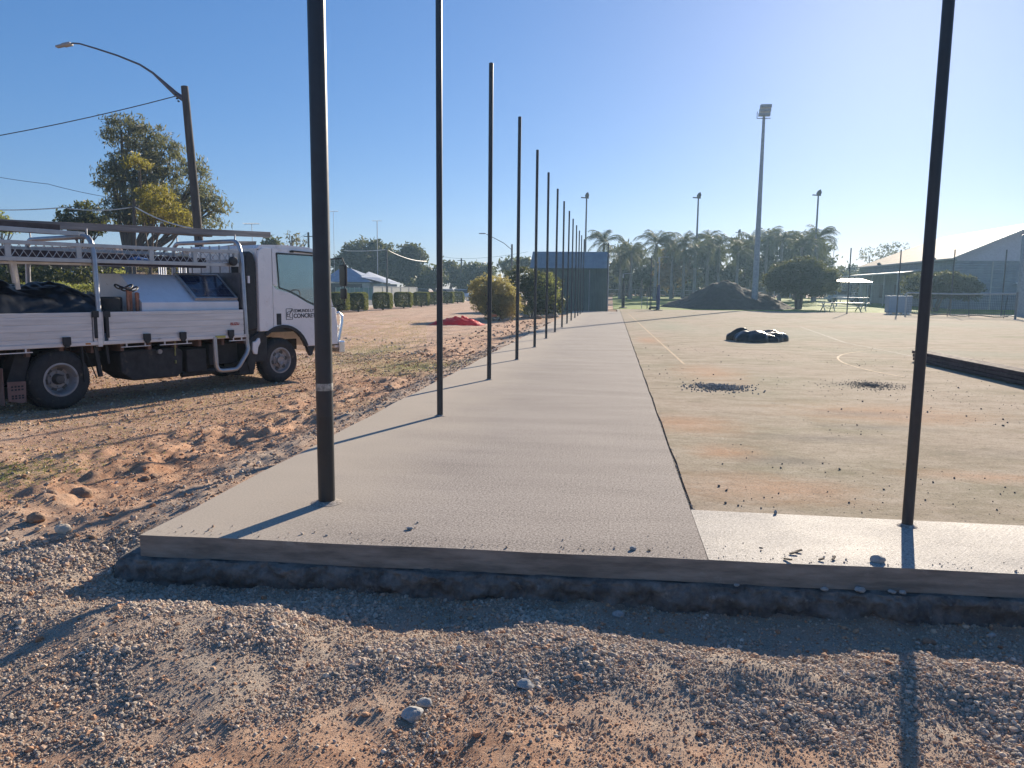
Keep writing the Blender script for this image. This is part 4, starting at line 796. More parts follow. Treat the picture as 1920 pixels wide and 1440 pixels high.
antenna(707, 413, 118, 'tall television antenna rising over the dark trees', .06); antenna(472, 418, 70, 'television antenna above the timber on the truck', .03); antenna(1565, 447, 150, 'thin antenna mast right of the palms', .06); antenna(625, 395, 110, 'very thin mast beside the thick near pole', .03)
p = pt(960, 458, 95); t = empty('street_lamp', (p.x, 95, -.1), 'distant street light with long arm left of the shed', 'street lamp')
MB().tube([(0, 0, 0), (0, 0, p.z+.1)], [.16, .11], 10).build('pole', m_wood, t, smooth=True)
MB().tube([(0, 0, p.z-.6)]+[pt(*q, 95)-t.location for q in ((945, 456), (922, 444), (912, 439))], .05, 6).build('arm', m_ant, t); q = pt(907, 438, 95)-t.location; MB().box(q.x-.6, q.x+.3, -.12, .12, q.z-.05, q.z+.07).build('lamp_head', m_ant, t, bevel=.03)

# ================================================================== TREES
m_bark = M('bark', (.13, .10, .08), .95, var=.4, scale=4, stretch=(3, 3, .5)); m_barkp = M('pale_bark', (.30, .26, .22), .9, var=.3, scale=4)
LM = dict(gum=leafmat('gum_leaves', (.055, .065, .052), (.17, .17, .14), .25), yel=leafmat('yellow_foliage', (.16, .13, .025), (.34, .27, .05), .3), dark=leafmat('dark_leaves', (.012, .024, .013), (.035, .056, .022), .18),
          mid=leafmat('mid_leaves', (.022, .038, .015), (.05, .072, .026), .18), light=leafmat('light_leaves', (.10, .13, .04), (.26, .28, .10), .4), palm=leafmat('palm_fronds', (.022, .038, .016), (.065, .09, .035), .15),
          aut=leafmat('autumn_leaves', (.19, .155, .06), (.46, .34, .17), .38), bare=leafmat('sparse_leaves', (.10, .085, .06), (.2, .16, .12), .2), red=leafmat('reddish_leaves', (.14, .08, .05), (.26, .15, .09), .3), hedge=leafmat('hedge_leaves', (.035, .06, .03), (.12, .15, .06), .3))
def leaves(name, blobs, ls, mat, parent, dens=1.0, seed=0, asp=.5, shell=.55, droop=0, nclump=None):
    """blobs: (x,y,z,rx,ry,rz) ellipsoids relative to parent; leaf quads grouped in clumps spread through the volume"""
    rg = np.random.default_rng(seed+5); C = []; 
    for (x, y, z, rx, ry, rz) in blobs:
        area = 4*math.pi*((rx*rz)+(rx*ry)+(ry*rz))/3; cs = max(.16*min(rx, rz), 2.2*ls); nc = int(max(8, min(420, dens*1.5*area/(cs*cs*3))))
        v = rg.normal(size=(nc, 3)); v /= np.linalg.norm(v, axis=1)[:, None]; r = (shell+(1-shell)*rg.random(nc))**.6*(.82+.36*rg.random(nc)); c_ = v*r[:, None]*np.array([rx, ry, rz])+np.array([x, y, z])
        nl = int(max(8, min(90, dens*1.1*(cs/ls)**2*2.6))); s_ = cs*(.6+.8*rg.random(nc))
        P = c_[:, None, :]+rg.normal(size=(nc, nl, 3))*np.array([1, 1, .62])*s_[:, None, None]*.55
        C.append(P.reshape(-1, 3))
    P = np.concatenate(C); n = len(P)
    d = rg.normal(size=(n, 3)); d[:, 2] -= droop; d /= np.linalg.norm(d, axis=1)[:, None]; e = np.cross(d, rg.normal(size=(n, 3))); e /= np.linalg.norm(e, axis=1)[:, None]
    L_ = ls*(.6+.8*rg.random(n))[:, None]; a = d*L_; b_ = e*L_*asp
    V = np.stack([P-a, P+b_*.8, P+a, P-b_*.8], 1).reshape(-1, 3); return npmesh(name, V, np.arange(n*4).reshape(-1, 4), mat, parent)
def tree(base, blobs, leaf, ls, label, cat='tree', name='tree', dens=1., trunk=.2, bark=None, group=None, seed=0, asp=.5, droop=0, shell=.55, multi=1, crownname='crown'):
    """blobs given as world (x,y,z,rx,ry,rz)"""
    t = empty(name, base, label, cat, group); B = Vector(base); rel = [(x-B.x, y-B.y, z-B.z, rx, ry, rz) for (x, y, z, rx, ry, rz) in blobs]
    rn = random.Random(seed); mb = MB(); cz = min(r[2]-r[5]*.3 for r in rel); fork = max(.15, .55*min(r[2] for r in rel))
    for m_ in range(multi):
        off = Vector((rn.uniform(-.3, .3), rn.uniform(-.2, .2), 0))*(multi > 1)
        mb.tube([off, off*1.5+Vector((rn.uniform(-.1, .1), 0, fork*.5)), off*2.2+Vector((0, 0, fork))], [trunk*1.25, trunk, trunk*.85], 9)
        for r in rel:
            mid = Vector((r[0]*.55+rn.uniform(-.2, .2), r[1]*.5, fork+(r[2]-fork)*.5)); mb.tube([off*2.2+Vector((0, 0, fork*.95)), mid, Vector((r[0], r[1], r[2]))], [trunk*.7, trunk*.42, trunk*.18], 7)
            for k in range(3):
                e = Vector((r[0]+r[3]*rn.uniform(-.7, .7), r[1]+r[4]*rn.uniform(-.7, .7), r[2]+r[5]*rn.uniform(-.1, .7))); mb.tube([mid, (mid+e)/2+Vector((0, 0, -.05*r[5])), e], [trunk*.32, trunk*.2, trunk*.07], 5)
    mb.build('trunk', bark or m_bark, t, smooth=True)
    leaves(crownname, rel, ls, LM[leaf], t, dens, seed, asp, shell, droop); return t
def bl(px, py, rpx, rpy, Yd, dep=1.0):
    p = pt(px, py, Yd); k = Yd/FPX; return (p.x, Yd, p.z, rpx*k, rpx*k*dep, rpy*k)
def base(px, Yd): p = pt(px, 550, Yd); return (p.x, Yd, zg1(p.x, Yd)-.05)
tree(base(245, 42), [bl(*q, 42) for q in ((228, 248, 40, 32), (275, 262, 40, 36), (318, 305, 40, 42), (250, 318, 58, 45), (212, 338, 32, 32), (300, 372, 72, 48), (372, 340, 26, 46), (392, 392, 36, 42), (240, 395, 50, 34), (345, 410, 40, 30))], 'gum', .15, 'tall grey green gum tree behind the truck and street light', name='gum_tree', dens=1.2, trunk=.30, bark=m_bark, seed=1, asp=.28, droop=.9, shell=.3)
tree(base(285, 36), [bl(*q, 36) for q in ((262, 302, 26, 12), (292, 366, 34, 20), (310, 395, 38, 22), (345, 410, 22, 20), (278, 400, 25, 20))], 'yel', .12, 'yellow flowering wattle in front of the gum tree', name='wattle_tree', dens=1.1, trunk=.10, seed=2, asp=.35)
tree(base(150, 46), [bl(*q, 46) for q in ((140, 408, 30, 20), (165, 395, 22, 18), (190, 415, 25, 20), (150, 425, 38, 16))], 'dark', .16, 'small dark tree left of the gum tree', dens=1., trunk=.15, seed=3)
tree(base(12, 60), [bl(*q, 60) for q in ((5, 420, 22, 18), (22, 425, 16, 14))], 'light', .16, 'olive green tree top at the left edge behind the rack', trunk=.15, seed=4)
tree(base(90, 30), [bl(*q, 30) for q in ((30, 515, 50, 14), (110, 520, 50, 14), (170, 515, 30, 20))], 'dark', .10, 'dark garden shrubbery seen through the truck tray', cat='shrub', name='shrub', trunk=.05, seed=5)
tree(base(210, 27), [bl(*q, 27) for q in ((205, 525, 18, 12), (222, 515, 12, 12), (100, 540, 60, 8), (180, 540, 20, 8))], 'light', .07, 'bright green sunlit shrub above the tray behind the rack post', cat='shrub', name='shrub', trunk=.03, seed=6)
tree(base(300, 40), [bl(*q, 40) for q in ((275, 500, 16, 18), (315, 505, 20, 14))], 'bare', .07, 'twiggy garden shrub seen above the white tool chest', cat='shrub', name='shrub', trunk=.04, seed=7, dens=.6)
for i, (q, sd, lb, lf, Yd) in enumerate([
    (((665, 478, 30, 20), (700, 475, 36, 24), (650, 505, 32, 30), (705, 510, 38, 28), (735, 490, 20, 25)), 11, 'large dark tree behind the blue roofed house', 'dark', 132),
    (((765, 482, 24, 24), (780, 490, 18, 28), (745, 505, 26, 24), (780, 520, 28, 24)), 12, 'dark tree right of the white cable pole', 'dark', 130),
    (((815, 515, 20, 16), (800, 530, 24, 12)), 13, 'pale green loose tree beside the second near pole', 'mid', 120),
    (((845, 512, 24, 20), (870, 520, 22, 20)), 14, 'round dark tree right of the second near pole', 'dark', 135),
    (((890, 505, 20, 12), (905, 512, 24, 16), (880, 530, 24, 14)), 15, 'feathery light tree beside the distant wooden pole', 'mid', 130),
    (((548, 445, 14, 14), (565, 458, 14, 12), (530, 470, 25, 15), (505, 468, 12, 6)), 16, 'sparse reddish tree seen above the truck cab', 'bare', 75),
    (((960, 500, 22, 14), (985, 492, 10, 10)), 17, 'light tree under the distant street light', 'mid', 125),
    (((510, 452, 10, 8), (505, 460, 14, 8)), 18, 'small green treetop over the cab roof', 'mid', 90)]):
    tree(base(q[0][0], Yd), [bl(*a, Yd) for a in q], lf, .0028*Yd if lf != 'bare' else .0018*Yd, lb, dens=1.5 if lf != 'bare' else .5, trunk=.3, seed=sd, group='trees across the road')
# bushes beside the path
t = tree(gnd(925, 602, -.15), [(-6.4, 40.5, .95, 1.15, 1.0, .95), (-6.0, 40.2, 1.35, .9, .9, .85), (-6.9, 40.6, 1.45, .9, .9, .8), (-5.6, 40.2, .7, .8, .8, .7)], 'aut', .055, 'large rounded bush with olive and brown autumn leaves', cat='bush', name='bush', dens=1.2, trunk=.04, seed=21, multi=5, crownname='foliage')
tree((-4.9, 46.5, -.15), [(-5.0, 46.5, 1.2, 1.5, 1.2, 1.2), (-4.1, 46.5, 1.8, 1.0, 1, .9), (-5.6, 47, 2.2, 1.1, 1, .8), (-3.7, 46.8, .8, .8, .9, .8)], 'dark', .08, 'dark green shrub beside the shed behind the autumn bush', cat='bush', name='bush', dens=1.1, trunk=.05, seed=22, multi=4, crownname='foliage')
tree((-4.0, 45.6, -.15), [(-4.0, 45.5, 1.9, .7, .5, .7), (-3.6, 45.5, 1.3, .5, .4, .6)], 'light', .07, 'sunlit light green shrub against the dark shrub', cat='bush', name='bush', dens=.7, trunk=.03, seed=23, multi=2, crownname='foliage')
# hedge row
hs = [(636, 586), (672, 585), (718, 582), (757, 578), (790, 575), (815, 572.5), (838, 571), (858, 569.5)]
for i, (px, py) in enumerate(hs):
    Yd = [48.4, 51.3, 56, 61.5, 67.5, 74.5, 81, 88][i]; p = pt(px, py, Yd); k = Yd/FPX; hw = [.62, .62, .68, .72, .72, .75, .75, .75][i]; z0 = zg1(p.x, Yd); hz = .64
    t = empty('hedge_bush', (p.x, Yd, z0), '%s clipped box shaped bush along the road, counted from the truck' % ORD[i], 'hedge bush', 'clipped bushes along the road verge')
    MB().tube([(0, 0, -.1), (0, 0, .4)], .07, 7).build('stem', m_bark, t)
    rg = np.random.default_rng(60+i); n = 8500; f = rg.integers(0, 5, n); a = rg.uniform(-1, 1, (n, 2)); q = np.zeros((n, 3))
    for s_, (ax, sg) in enumerate(((0, -1), (0, 1), (1, -1), (1, 1), (2, 1))):
        m_ = f == s_; o2 = [j for j in range(3) if j != ax]; q[m_, ax] = sg*(1-.16*rg.random(m_.sum())**1.5); q[m_, o2[0]] = a[m_, 0]; q[m_, o2[1]] = a[m_, 1]
    q = q/np.maximum(1, (np.abs(q)**5).sum(1)**(1/5))[:, None]; P = q*np.array([hw, .6, hz])*(1+.10*(fbm(q[:, 0]*2+i*7, q[:, 2]*2+q[:, 1], 77)[:, None]-.5)*2)+np.array([0, 0, hz+.06])
    d = rg.normal(size=(n, 3)); d /= np.linalg.norm(d, axis=1)[:, None]; e = np.cross(d, rg.normal(size=(n, 3))); e /= np.linalg.norm(e, axis=1)[:, None]; ls = .055
    npmesh('foliage', np.stack([P-d*ls, P+e*ls*.5, P+d*ls, P-e*ls*.5], 1).reshape(-1, 3), np.arange(n*4).reshape(-1, 4), LM['hedge'], t)
# ---- far side: palms and trees
def palm(px, ptop, Yd, R0, label, seed, n=30, lean=0):
    p = pt(px, ptop, Yd); z0 = zg1(p.x, Yd); t = empty('palm_tree', (p.x, Yd, z0), label, 'palm tree', 'palms across the field'); hgt = p.z-z0-R0*.55; rn = random.Random(seed)
    MB().tube([(0, 0, 0), (lean*.4, 0, hgt*.5), (lean, 0, hgt)], [.28, .19, .16], 10).build('trunk', m_barkp, t, smooth=True)
    V = []; F = []
    for k in range(n):
        az = rn.uniform(0, 6.283); el0 = rn.uniform(.45, 1.45) if k > n*.3 else rn.uniform(-.6, .5); Ln = R0*rn.uniform(.85, 1.15); P = []; p_ = Vector((lean, 0, hgt)); el = el0; ns = 9
        for s_ in range(ns):
            dv = Vector((math.cos(az)*math.cos(el), math.sin(az)*math.cos(el), math.sin(el))); P.append((p_.copy(), dv)); p_ += dv*Ln/ns; el -= (.13+.16*(s_/ns))*(1.1 if el > -1.1 else 0)
        for s_ in range(1, ns):
            c_, dv = P[s_]; sd_ = dv.cross(Vector((0, 0, 1))); sd_ = sd_.normalized() if sd_.length > .05 else Vector((1, 0, 0)); w_ = R0*.24*math.sin(math.pi*(s_+.8)/(ns+1))
            for sg in (-1, 1):
                for m_ in range(4):
                    o = c_+dv*Ln/ns*(m_/4); tip = o+sd_*sg*w_*rn.uniform(.6, 1.0)+dv*w_*.8-Vector((0, 0, w_*rn.uniform(.1, .9))); i0 = len(V); ww = dv*Ln/ns*.085
                    V += [o-ww, o+ww, tip+ww*.3, tip-ww*.3]; F.append((i0, i0+1, i0+2, i0+3))
            a, b2 = P[s_-1][0], P[s_][0]; i0 = len(V); u = Vector((0, 0, .03*R0/3)); V += [a-u, a+u, b2+u, b2-u]; F.append((i0, i0+1, i0+2, i0+3))
    npmesh('crown', [tuple(v) for v in V], F, LM['palm'], t); return t
for i, (px, ptop, Yd, R0, lb) in enumerate([
    (1133, 432, 100, 3.0, 'palm rising directly behind the shed roof end'), (1165, 462, 108, 2.6, 'shorter palm just right of the shed'), (1232, 430, 100, 3.4, 'tall palm with big crown left of the dark floodlight pole'),
    (1262, 448, 112, 2.8, 'palm close behind the tall one, half hidden'), (1305, 448, 100, 3.0, 'palm behind the dark floodlight pole'), (1350, 438, 106, 3.0, 'palm midway between two floodlight poles'),
    (1385, 452, 100, 2.8, 'palm left of the tall floodlight mast above the soil heap'), (1412, 436, 115, 2.8, 'palm behind the tall floodlight mast'), (1468, 430, 106, 2.8, 'palm over the rounded tree, left side'), (1505, 440, 100, 2.8, 'palm over the rounded tree, centre'),
    (1285, 434, 104, 2.6, 'narrow palm between the tall palm and the dark floodlight pole'), (1330, 430, 112, 2.6, 'thin crowned palm right of the dark floodlight pole'), (1440, 426, 110, 2.8, 'palm rising just right of the tall mast'), (1185, 455, 106, 2.6, 'ragged palm behind the dark padded goal post'),
    (1535, 424, 108, 3.3, 'tallest right hand palm with drooping fronds'), (1205, 470, 118, 2.6, 'low palm between the shed and the tall palm')]): palm(px, ptop, Yd, R0, lb, 900+i)
for i, (q, sd, lb, lf, Yd) in enumerate([
    (((1180, 475, 22, 22), (1165, 500, 24, 26), (1195, 515, 26, 24)), 31, 'leafy tree behind the dark goal post pad', 'mid', 118),
    (((1260, 480, 26, 20), (1250, 515, 24, 25), (1280, 505, 24, 28)), 32, 'brownish tree behind the blue padded post', 'red', 116),
    (((1330, 475, 30, 22), (1320, 510, 30, 28), (1350, 520, 30, 25)), 33, 'dense tree behind the soil heap, left', 'mid', 120),
    (((1395, 470, 26, 26), (1390, 510, 30, 30)), 34, 'dense tree behind the soil heap, right', 'dark', 120),
    (((1440, 455, 20, 20), (1452, 490, 28, 26), (1425, 510, 26, 26)), 35, 'large tree between the mast and rounded tree', 'mid', 114),
    (((1490, 460, 28, 22), (1525, 470, 28, 26), (1545, 500, 20, 28)), 36, 'large leafy tree behind the rounded tree', 'mid', 118),
    (((1215, 520, 18, 18), (1235, 500, 20, 30)), 37, 'dark tree filling the gap behind the goal post', 'dark', 124),
    (((1580, 515, 16, 12), (1600, 510, 12, 10)), 38, 'distant low trees between palms and hall', 'mid', 160),
    (((1630, 480, 18, 14), (1660, 472, 16, 14), (1685, 468, 22, 14), (1650, 490, 20, 12)), 39, 'open crowned gum tree behind the hall roof', 'gum', 150),
    (((1745, 470, 14, 12), (1785, 460, 16, 12), (1765, 455, 8, 6)), 40, 'gum tree top over the hall roof right of the black pole', 'gum', 150)]):
    tree(base(q[0][0], Yd), [bl(*a, Yd, .7) for a in q], lf, .0027*Yd if lf != 'gum' else .0016*Yd, lb, dens=1.4 if lf != 'gum' else .45, trunk=.28, seed=sd, group='trees across the field', shell=.35)
tree((17.6, 74, .02), [(17.7, 74, 3.0, 3.0, 2.6, 1.75), (16.2, 74, 2.7, 1.9, 1.9, 1.35), (19.3, 74, 2.6, 1.9, 1.9, 1.4), (17.7, 73.6, 3.6, 2.1, 2, 1.2)], 'dark', .10, 'wide dome shaped tree with low forking trunk beyond the court', name='dome_tree', dens=1.25, trunk=.16, seed=41, multi=3, shell=.5)
tree((29.2, 73, .05), [(28.3, 73, 2.3, 1.8, 1.7, 1.15), (30.2, 73, 2.5, 1.9, 1.7, 1.25), (31.7, 73, 2.1, 1.5, 1.5, 1.15)], 'dark', .10, 'spreading tree in front of the hall gable', name='dome_tree', dens=1.25, trunk=.09, seed=42, multi=4, shell=.5)

# ================================================================== BUILDINGS
def corr(name, col, pitch, axis, rough=.5, metal=.2):
    m, nt, b, o_ = newmat(name); wv = nt.nodes.new('ShaderNodeTexWave'); wv.bands_direction = axis; wv.inputs['Scale'].default_value = 1/pitch/ (2*math.pi) * math.pi; tc = nt.nodes.new('ShaderNodeTexCoord'); L(nt, tc.outputs['Object'], wv.inputs['Vector'])
    c = mixc(nt, ramp(nt, noise(nt, 1.5, 4), [(.35, 0), (.65, 1)]), col, tuple(v*.8 for v in col)); L(nt, c, b.inputs['Base Color']); b.inputs['Roughness'].default_value = rough; b.inputs['Metallic'].default_value = metal; b.inputs['Specular IOR Level'].default_value = .15
    bump(nt, b, wv.outputs['Fac'], .8, .03); return m
m_shw = corr('shed_wall_sheet', (.10, .145, .135), .2, 'X'); m_shr = corr('shed_roof_sheet', (.32, .34, .35), .2, 'X'); m_trim = M('cream_trim', (.52, .50, .46), .5)
A = pt(985, 585, 58); Bx = pt(1137, 581, 58)
t = empty('shed', (A.x, 58, 0), 'dark green corrugated shed at the far end of the path', 'shed'); wd = Bx.x-A.x; ze = pt(1137, 503, 58).z; zr = pt(1137, 472, 60).z
MB().box(.15, wd, 0, .12, -.05, ze).box(.15, .27, .12, 7, -.05, ze).box(wd-.12, wd, .12, 7, -.05, ze).box(.27, wd-.12, 6.88, 7, -.05, ze).build('wall', m_shw, t)
MB().box(wd*.78, wd*.78+.05, -.012, 0, .0, ze).build('wall_joint', m_trim if False else m_shr, t)
MB().prism([(-.12, ze), (2.2, zr), (5.0, zr), (7.15, ze), (7.15, ze-.06), (5.0, zr-.1), (2.2, zr-.1), (-.12, ze-.06)], .3, wd+.06, ax='x').build('roof', m_shr, t)
MB().box(.15, wd+.05, -.22, -.1, ze-.13, ze-.01).build('gutter', m_shw, t, bevel=.01)
MB().tube([(wd+.06, -.14, -.02), (wd+.06, -.14, ze+.9)], .055, 10).lathe([(.05, ze+.85), (.12, ze+.9), (.12, ze+1.05), (.05, ze+1.1)], (wd+.06, -.14, 0), 'z', 12).build('downpipe', M('pale_downpipe', (.55, .55, .55), .5), t, smooth=True)
# blue roofed house
Yh = 108; a = pt(600, 528, Yh); c_ = pt(722, 531, Yh); ap = pt(655, 503, Yh+5)
t = empty('house', (a.x, Yh, 0), 'low house with blue grey hipped roof across the road', 'house'); w1 = pt(690, 528, Yh).x-a.x; w2 = c_.x-a.x
m_hr = corr('blue_roof_sheet', (.26, .31, .42), .25, 'X'); m_hw = M('cream_render', (.50, .48, .44), .8); m_dkw = M('dark_opening', (.03, .03, .035), .4)
MB().box(.6, w1, .4, 9, 0, a.z-.1).box(w1, w2-.5, 1.5, 8, 0, c_.z-.1).build('wall', m_hw, t)
r0 = ap.x-a.x; mb = MB(); mb.add([(0, 0, a.z), (w1+.5, 0, a.z), (w1+.5, 10, a.z), (0, 10, a.z), (r0-1.5, 5, ap.z), (r0+.2, 5, ap.z)], [(0, 1, 5, 4), (1, 2, 5), (2, 3, 4, 5), (3, 0, 4), (0, 3, 2, 1)])
mb.add([(w1-1.5, 1, c_.z+.9), (w2, 1, c_.z), (w2, 9, c_.z), (w1-1.5, 9, c_.z+.9), (w1-1.5, 5, c_.z+1.8), (w2-2.5, 5, c_.z+.9)], [(0, 1, 5, 4), (1, 2, 5), (2, 3, 4, 5), (3, 0, 4)]); mb.build('roof', m_hr, t)
for x0, x1 in ((.9, w1*.45), (w1*.52, w1*.86)): MB().box(x0, x1, .36, .395, .5, a.z-.25).build('window', m_dkw, t)
for x0 in (w1+.5, w1+2.0): MB().box(x0, x0+.9, 1.42, 1.49, .8, 1.9).build('window', m_dkw, t)
# fences across the road
m_fg = M('green_fence_sheet', (.27, .36, .27), .6, var=.2, stretch=(6, 6, .2), scale=2); m_fc = M('cream_fence_sheet', (.50, .49, .43), .7, var=.15)
a, c_ = pt(630, 556, 98), pt(700, 555, 98); t = empty('fence', (a.x, 98, 0), 'pale green panel fence before the blue roofed house', 'fence'); n = 8; L0 = c_.x-a.x; zt = pt(640, 539, 98).z
MB().box(0, L0, .0, .04, 0, zt).build('panel', m_fg, t)
for k in range(n+1): MB().box(L0*k/n-.05, L0*k/n+.05, -.04, 0, 0, zt+.05).build('post', m_fc, t)
a, c_ = pt(700, 555, 98), pt(782, 552, 112); t = empty('fence', (a.x, 98, 0), 'cream boundary fence right of the green panels', 'fence'); MB().add([], []) 
zt = pt(740, 538, 100).z; mb = MB().bar((0, 0, zt/2), (c_.x-a.x, 14, zt/2), .06, zt); mb.build('panel', m_fc, t); MB().bar((.0, -.04, zt), (c_.x-a.x, 13.96, zt), .1, .1).build('capping', m_trim, t)
for k in range(6): MB().box((c_.x-a.x)*k/5-.06, (c_.x-a.x)*k/5+.06, 14*k/5-.08, 14*k/5+.04, 0, zt).build('post', m_trim, t)
# houses behind the truck
m_br = M('brown_brick', (.17, .115, .085), .9, var=.3, scale=5); m_brr = M('brown_tile_roof', (.15, .10, .085), .8, var=.3, scale=3)
def house(px0, px1, Yd, eave, ridge, base_px, lab, wm, rm, wins, dep=9):
    a, c_ = pt(px0, eave, Yd), pt(px1, eave, Yd); t = empty('house', (a.x, Yd, -.1), lab, 'house'); wd = c_.x-a.x; ez = (a.z+c_.z)/2+.1; rz = pt((px0+px1)/2, ridge, Yd+dep/2).z+.1
    MB().box(0, wd, 0, dep, 0, ez).build('wall', wm, t)
    mb = MB(); e = .5; mb.add([(-e, -e, ez), (wd+e, -e, ez), (wd+e, dep+e, ez), (-e, dep+e, ez), (dep*.4, dep/2, rz), (wd-dep*.4, dep/2, rz)], [(0, 1, 5, 4), (1, 2, 5), (2, 3, 4, 5), (3, 0, 4), (0, 3, 2, 1)]); mb.build('roof', rm, t)
    MB().box(-e, wd+e, -e-.08, -e, ez-.12, ez+.02).build('gutter', m_trim, t)
    for (u0, u1, z0, z1) in wins:
        w_ = MB().box(wd*u0, wd*u1, -.03, -.001, z0*ez, z1*ez).build('window', m_dkw, t)
        mb = MB(); mb.box(wd*u0-.05, wd*u1+.05, -.06, -.031, z1*ez, z1*ez+.07).box(wd*u0-.05, wd*u1+.05, -.08, -.031, z0*ez-.07, z0*ez).box(wd*(u0+u1)/2-.03, wd*(u0+u1)/2+.03, -.05, -.031, z0*ez, z1*ez); mb.build('frame', m_white, w_)
    return t
house(-120, 228, 46, 492, 462, 540, 'dark brown brick house seen through the truck rack', m_br, m_brr, [(.2, .34, .3, .8), (.5, .6, .3, .8), (.68, .86, .3, .8)])
house(330, 470, 48, 478, 452, 540, 'pale beige house with grilled windows behind the tool chest', M('beige_render', (.44, .39, .34), .8), m_brr, [(.14, .30, .35, .78), (.46, .68, .35, .80), (.76, .92, .35, .80)])
for i, (px, lb) in enumerate(((300, 'white garden chair leaning, left of two behind the truck'), (338, 'white garden chair beside the cream post behind the truck'))):
    p = pt(px, 515, 33); t = empty('garden_chair', (p.x, 33, .0), lb, 'chair', 'white garden chairs'); zs = p.z
    MB().box(-.2, .2, -.2, .2, zs-.03, zs+.01).build('seat', m_white, t)
    mb = MB(); 
    for k in range(4): mb.bar((-.17+.115*k, .2, zs), (-.22+.115*k, .28, zs+.55), .06, .03)
    mb.build('backrest', m_white, t)
    for sx in (-.18, .18):
        for sy in (-.18, .18): MB().bar((sx, sy, -.1), (sx*.9, sy*.9, zs-.02), .04).build('leg', m_white, t)

# hall at right
u0 = pt(1792, 484, 80); ez = 5.15; XR = 41.6; zr = 8.75; x0h = 33.7; y0h, y1h = 80, 109; x1h = 2*XR-x0h
t = empty('hall', (x0h, y0h, .1), 'long hall with pale metal gable roof beyond the court at right', 'hall')
m_hall = corr('hall_wall_sheet', (.28, .32, .35), .4, 'Z', .6); m_gab = M('gable_sheet', (.58, .55, .58), .6, var=.12); m_roof = corr('hall_roof_sheet', (.34, .25, .17), .3, 'Y', .7, .0)
WX = x1h-x0h; DY = y1h-y0h; XC = XR-x0h
MB().box(0, .15, 0, DY, -.2, ez).box(.15, WX, DY-.15, DY, -.2, ez).box(WX-.15, WX, 0, DY-.15, -.2, ez).build('side_wall', m_hall, t)
MB().box(.15, WX-.15, .0, .15, -.2, ez-.35).build('front_wall', m_hall, t)
MB().prism([(.1, ez-.35), (WX-.1, ez-.35), (WX-.1, ez), (XC, zr-.1), (.1, ez)], -.06, -.01).build('gable', m_gab, t)
mb = MB(); e = .45; mb.add([(-e, -e, ez-.12), (XC, -e, zr), (XC, DY-6, zr), (-e, DY+e, ez-.12), (WX+e, -e, ez-.12), (WX+e, DY+e, ez-.12)], [(0, 1, 2, 3), (1, 4, 5, 2), (3, 2, 5)])
o = mb.build('roof', m_roof, t); sm = o.modifiers.new('thick', 'SOLIDIFY'); sm.thickness = .08
MB().bar((-e, -e-.02, ez-.16), (XC, -e-.02, zr-.04), .05, .2).bar((XC, -e-.02, zr-.04), (WX+e, -e-.02, ez-.16), .05, .2).build('barge_board', M('pale_barge', (.62, .60, .58), .5), t)
MB().box(-e-.1, -e, -e, DY, ez-.25, ez-.10).build('gutter', m_trim, t)
ver = MB().prism([(-3.2, ez-1.4), (-.01, ez-1.0), (-.01, ez-1.08), (-3.2, ez-1.48)], 6, DY-3).build('awning', m_hall, t)
MB().box(-3.3, -3.2, 6, DY-3, ez-1.5, ez-1.36).build('gutter', m_white, ver)
for k in range(6): MB().box(-3.2, -3.1, 6+k*4-.05, 6+k*4+.05, -.2, ez-1.48).build('post', m_trim, ver)
for k in range(5): MB().box(-.06, -.002, 4+k*5, 5.6+k*5, 1.0, 2.6).build('window', m_dkw, t)
MB().box(9.5, 10.8, -.05, -.001, 0, 2.5).build('door', m_dkw, t)
for k, (xx_, z_) in enumerate(((5.5, 2.6), (8.3, 2.7))): MB().box(xx_, xx_+.9, -.4, -.05, z_, z_+.12).build('wall_lamp', m_white, t, bevel=.02)
MB().box(3.4, 3.5, -.08, -.001, 0, ez-.4).build('wall_joint', m_trim, t)
for k, (x_, y_) in enumerate(((-.5, 4), (-.5, 20))): MB().rock((x_, y_, ez+.05), .28, 5, 2).bar((x_, y_, ez-.2), (x_, y_, ez+.1), .06).build('roof_lamp', m_blk, t)
# low far fence and hedge line behind the field
m_dkg = M('far_fence_mesh', (.17, .19, .20), .8)
t = empty('fence', (2, 128, .75), 'low pipe and mesh fence along the back of the grass field', 'fence')
MB().bar((-3, 0, 1.05), (42, 0, 1.05), .08).bar((-3, 0, .35), (42, 0, .35), .06).build('rail', m_galv, t)
for k in range(19): MB().bar((-3+2.5*k, 0, -.2), (-3+2.5*k, 0, 1.1), .09).build('post', m_galv, t)
w_ = pt(1258, 535, 140); t = empty('wall', (w_.x, 140, .7), 'pale grey building wall glimpsed between the palm trunks', 'wall'); MB().box(0, 5, 0, .3, 0, 2.4).build('panel', M('lilac_grey_wall', (.40, .40, .46), .8), t); MB().box(-.2, 5.2, -.1, .4, 2.4, 2.5).build('capping', m_trim, t)
# understorey: far mass that reads as one dark strip
rg = np.random.default_rng(8); bb = []
for k in range(46): x_ = -8+k*1.35; bb.append((x_, 136+rg.uniform(-3, 3), 2.7+rg.uniform(-.2, .8), 1.6, 1.3, 2.3+rg.uniform(-.3, .8)))
o = leaves('undergrowth', bb, .26, LM['dark'], None, 1.1, 4, .6, .4); tag(o, 'dark undergrowth along the back of the field', 'undergrowth', kind='stuff')

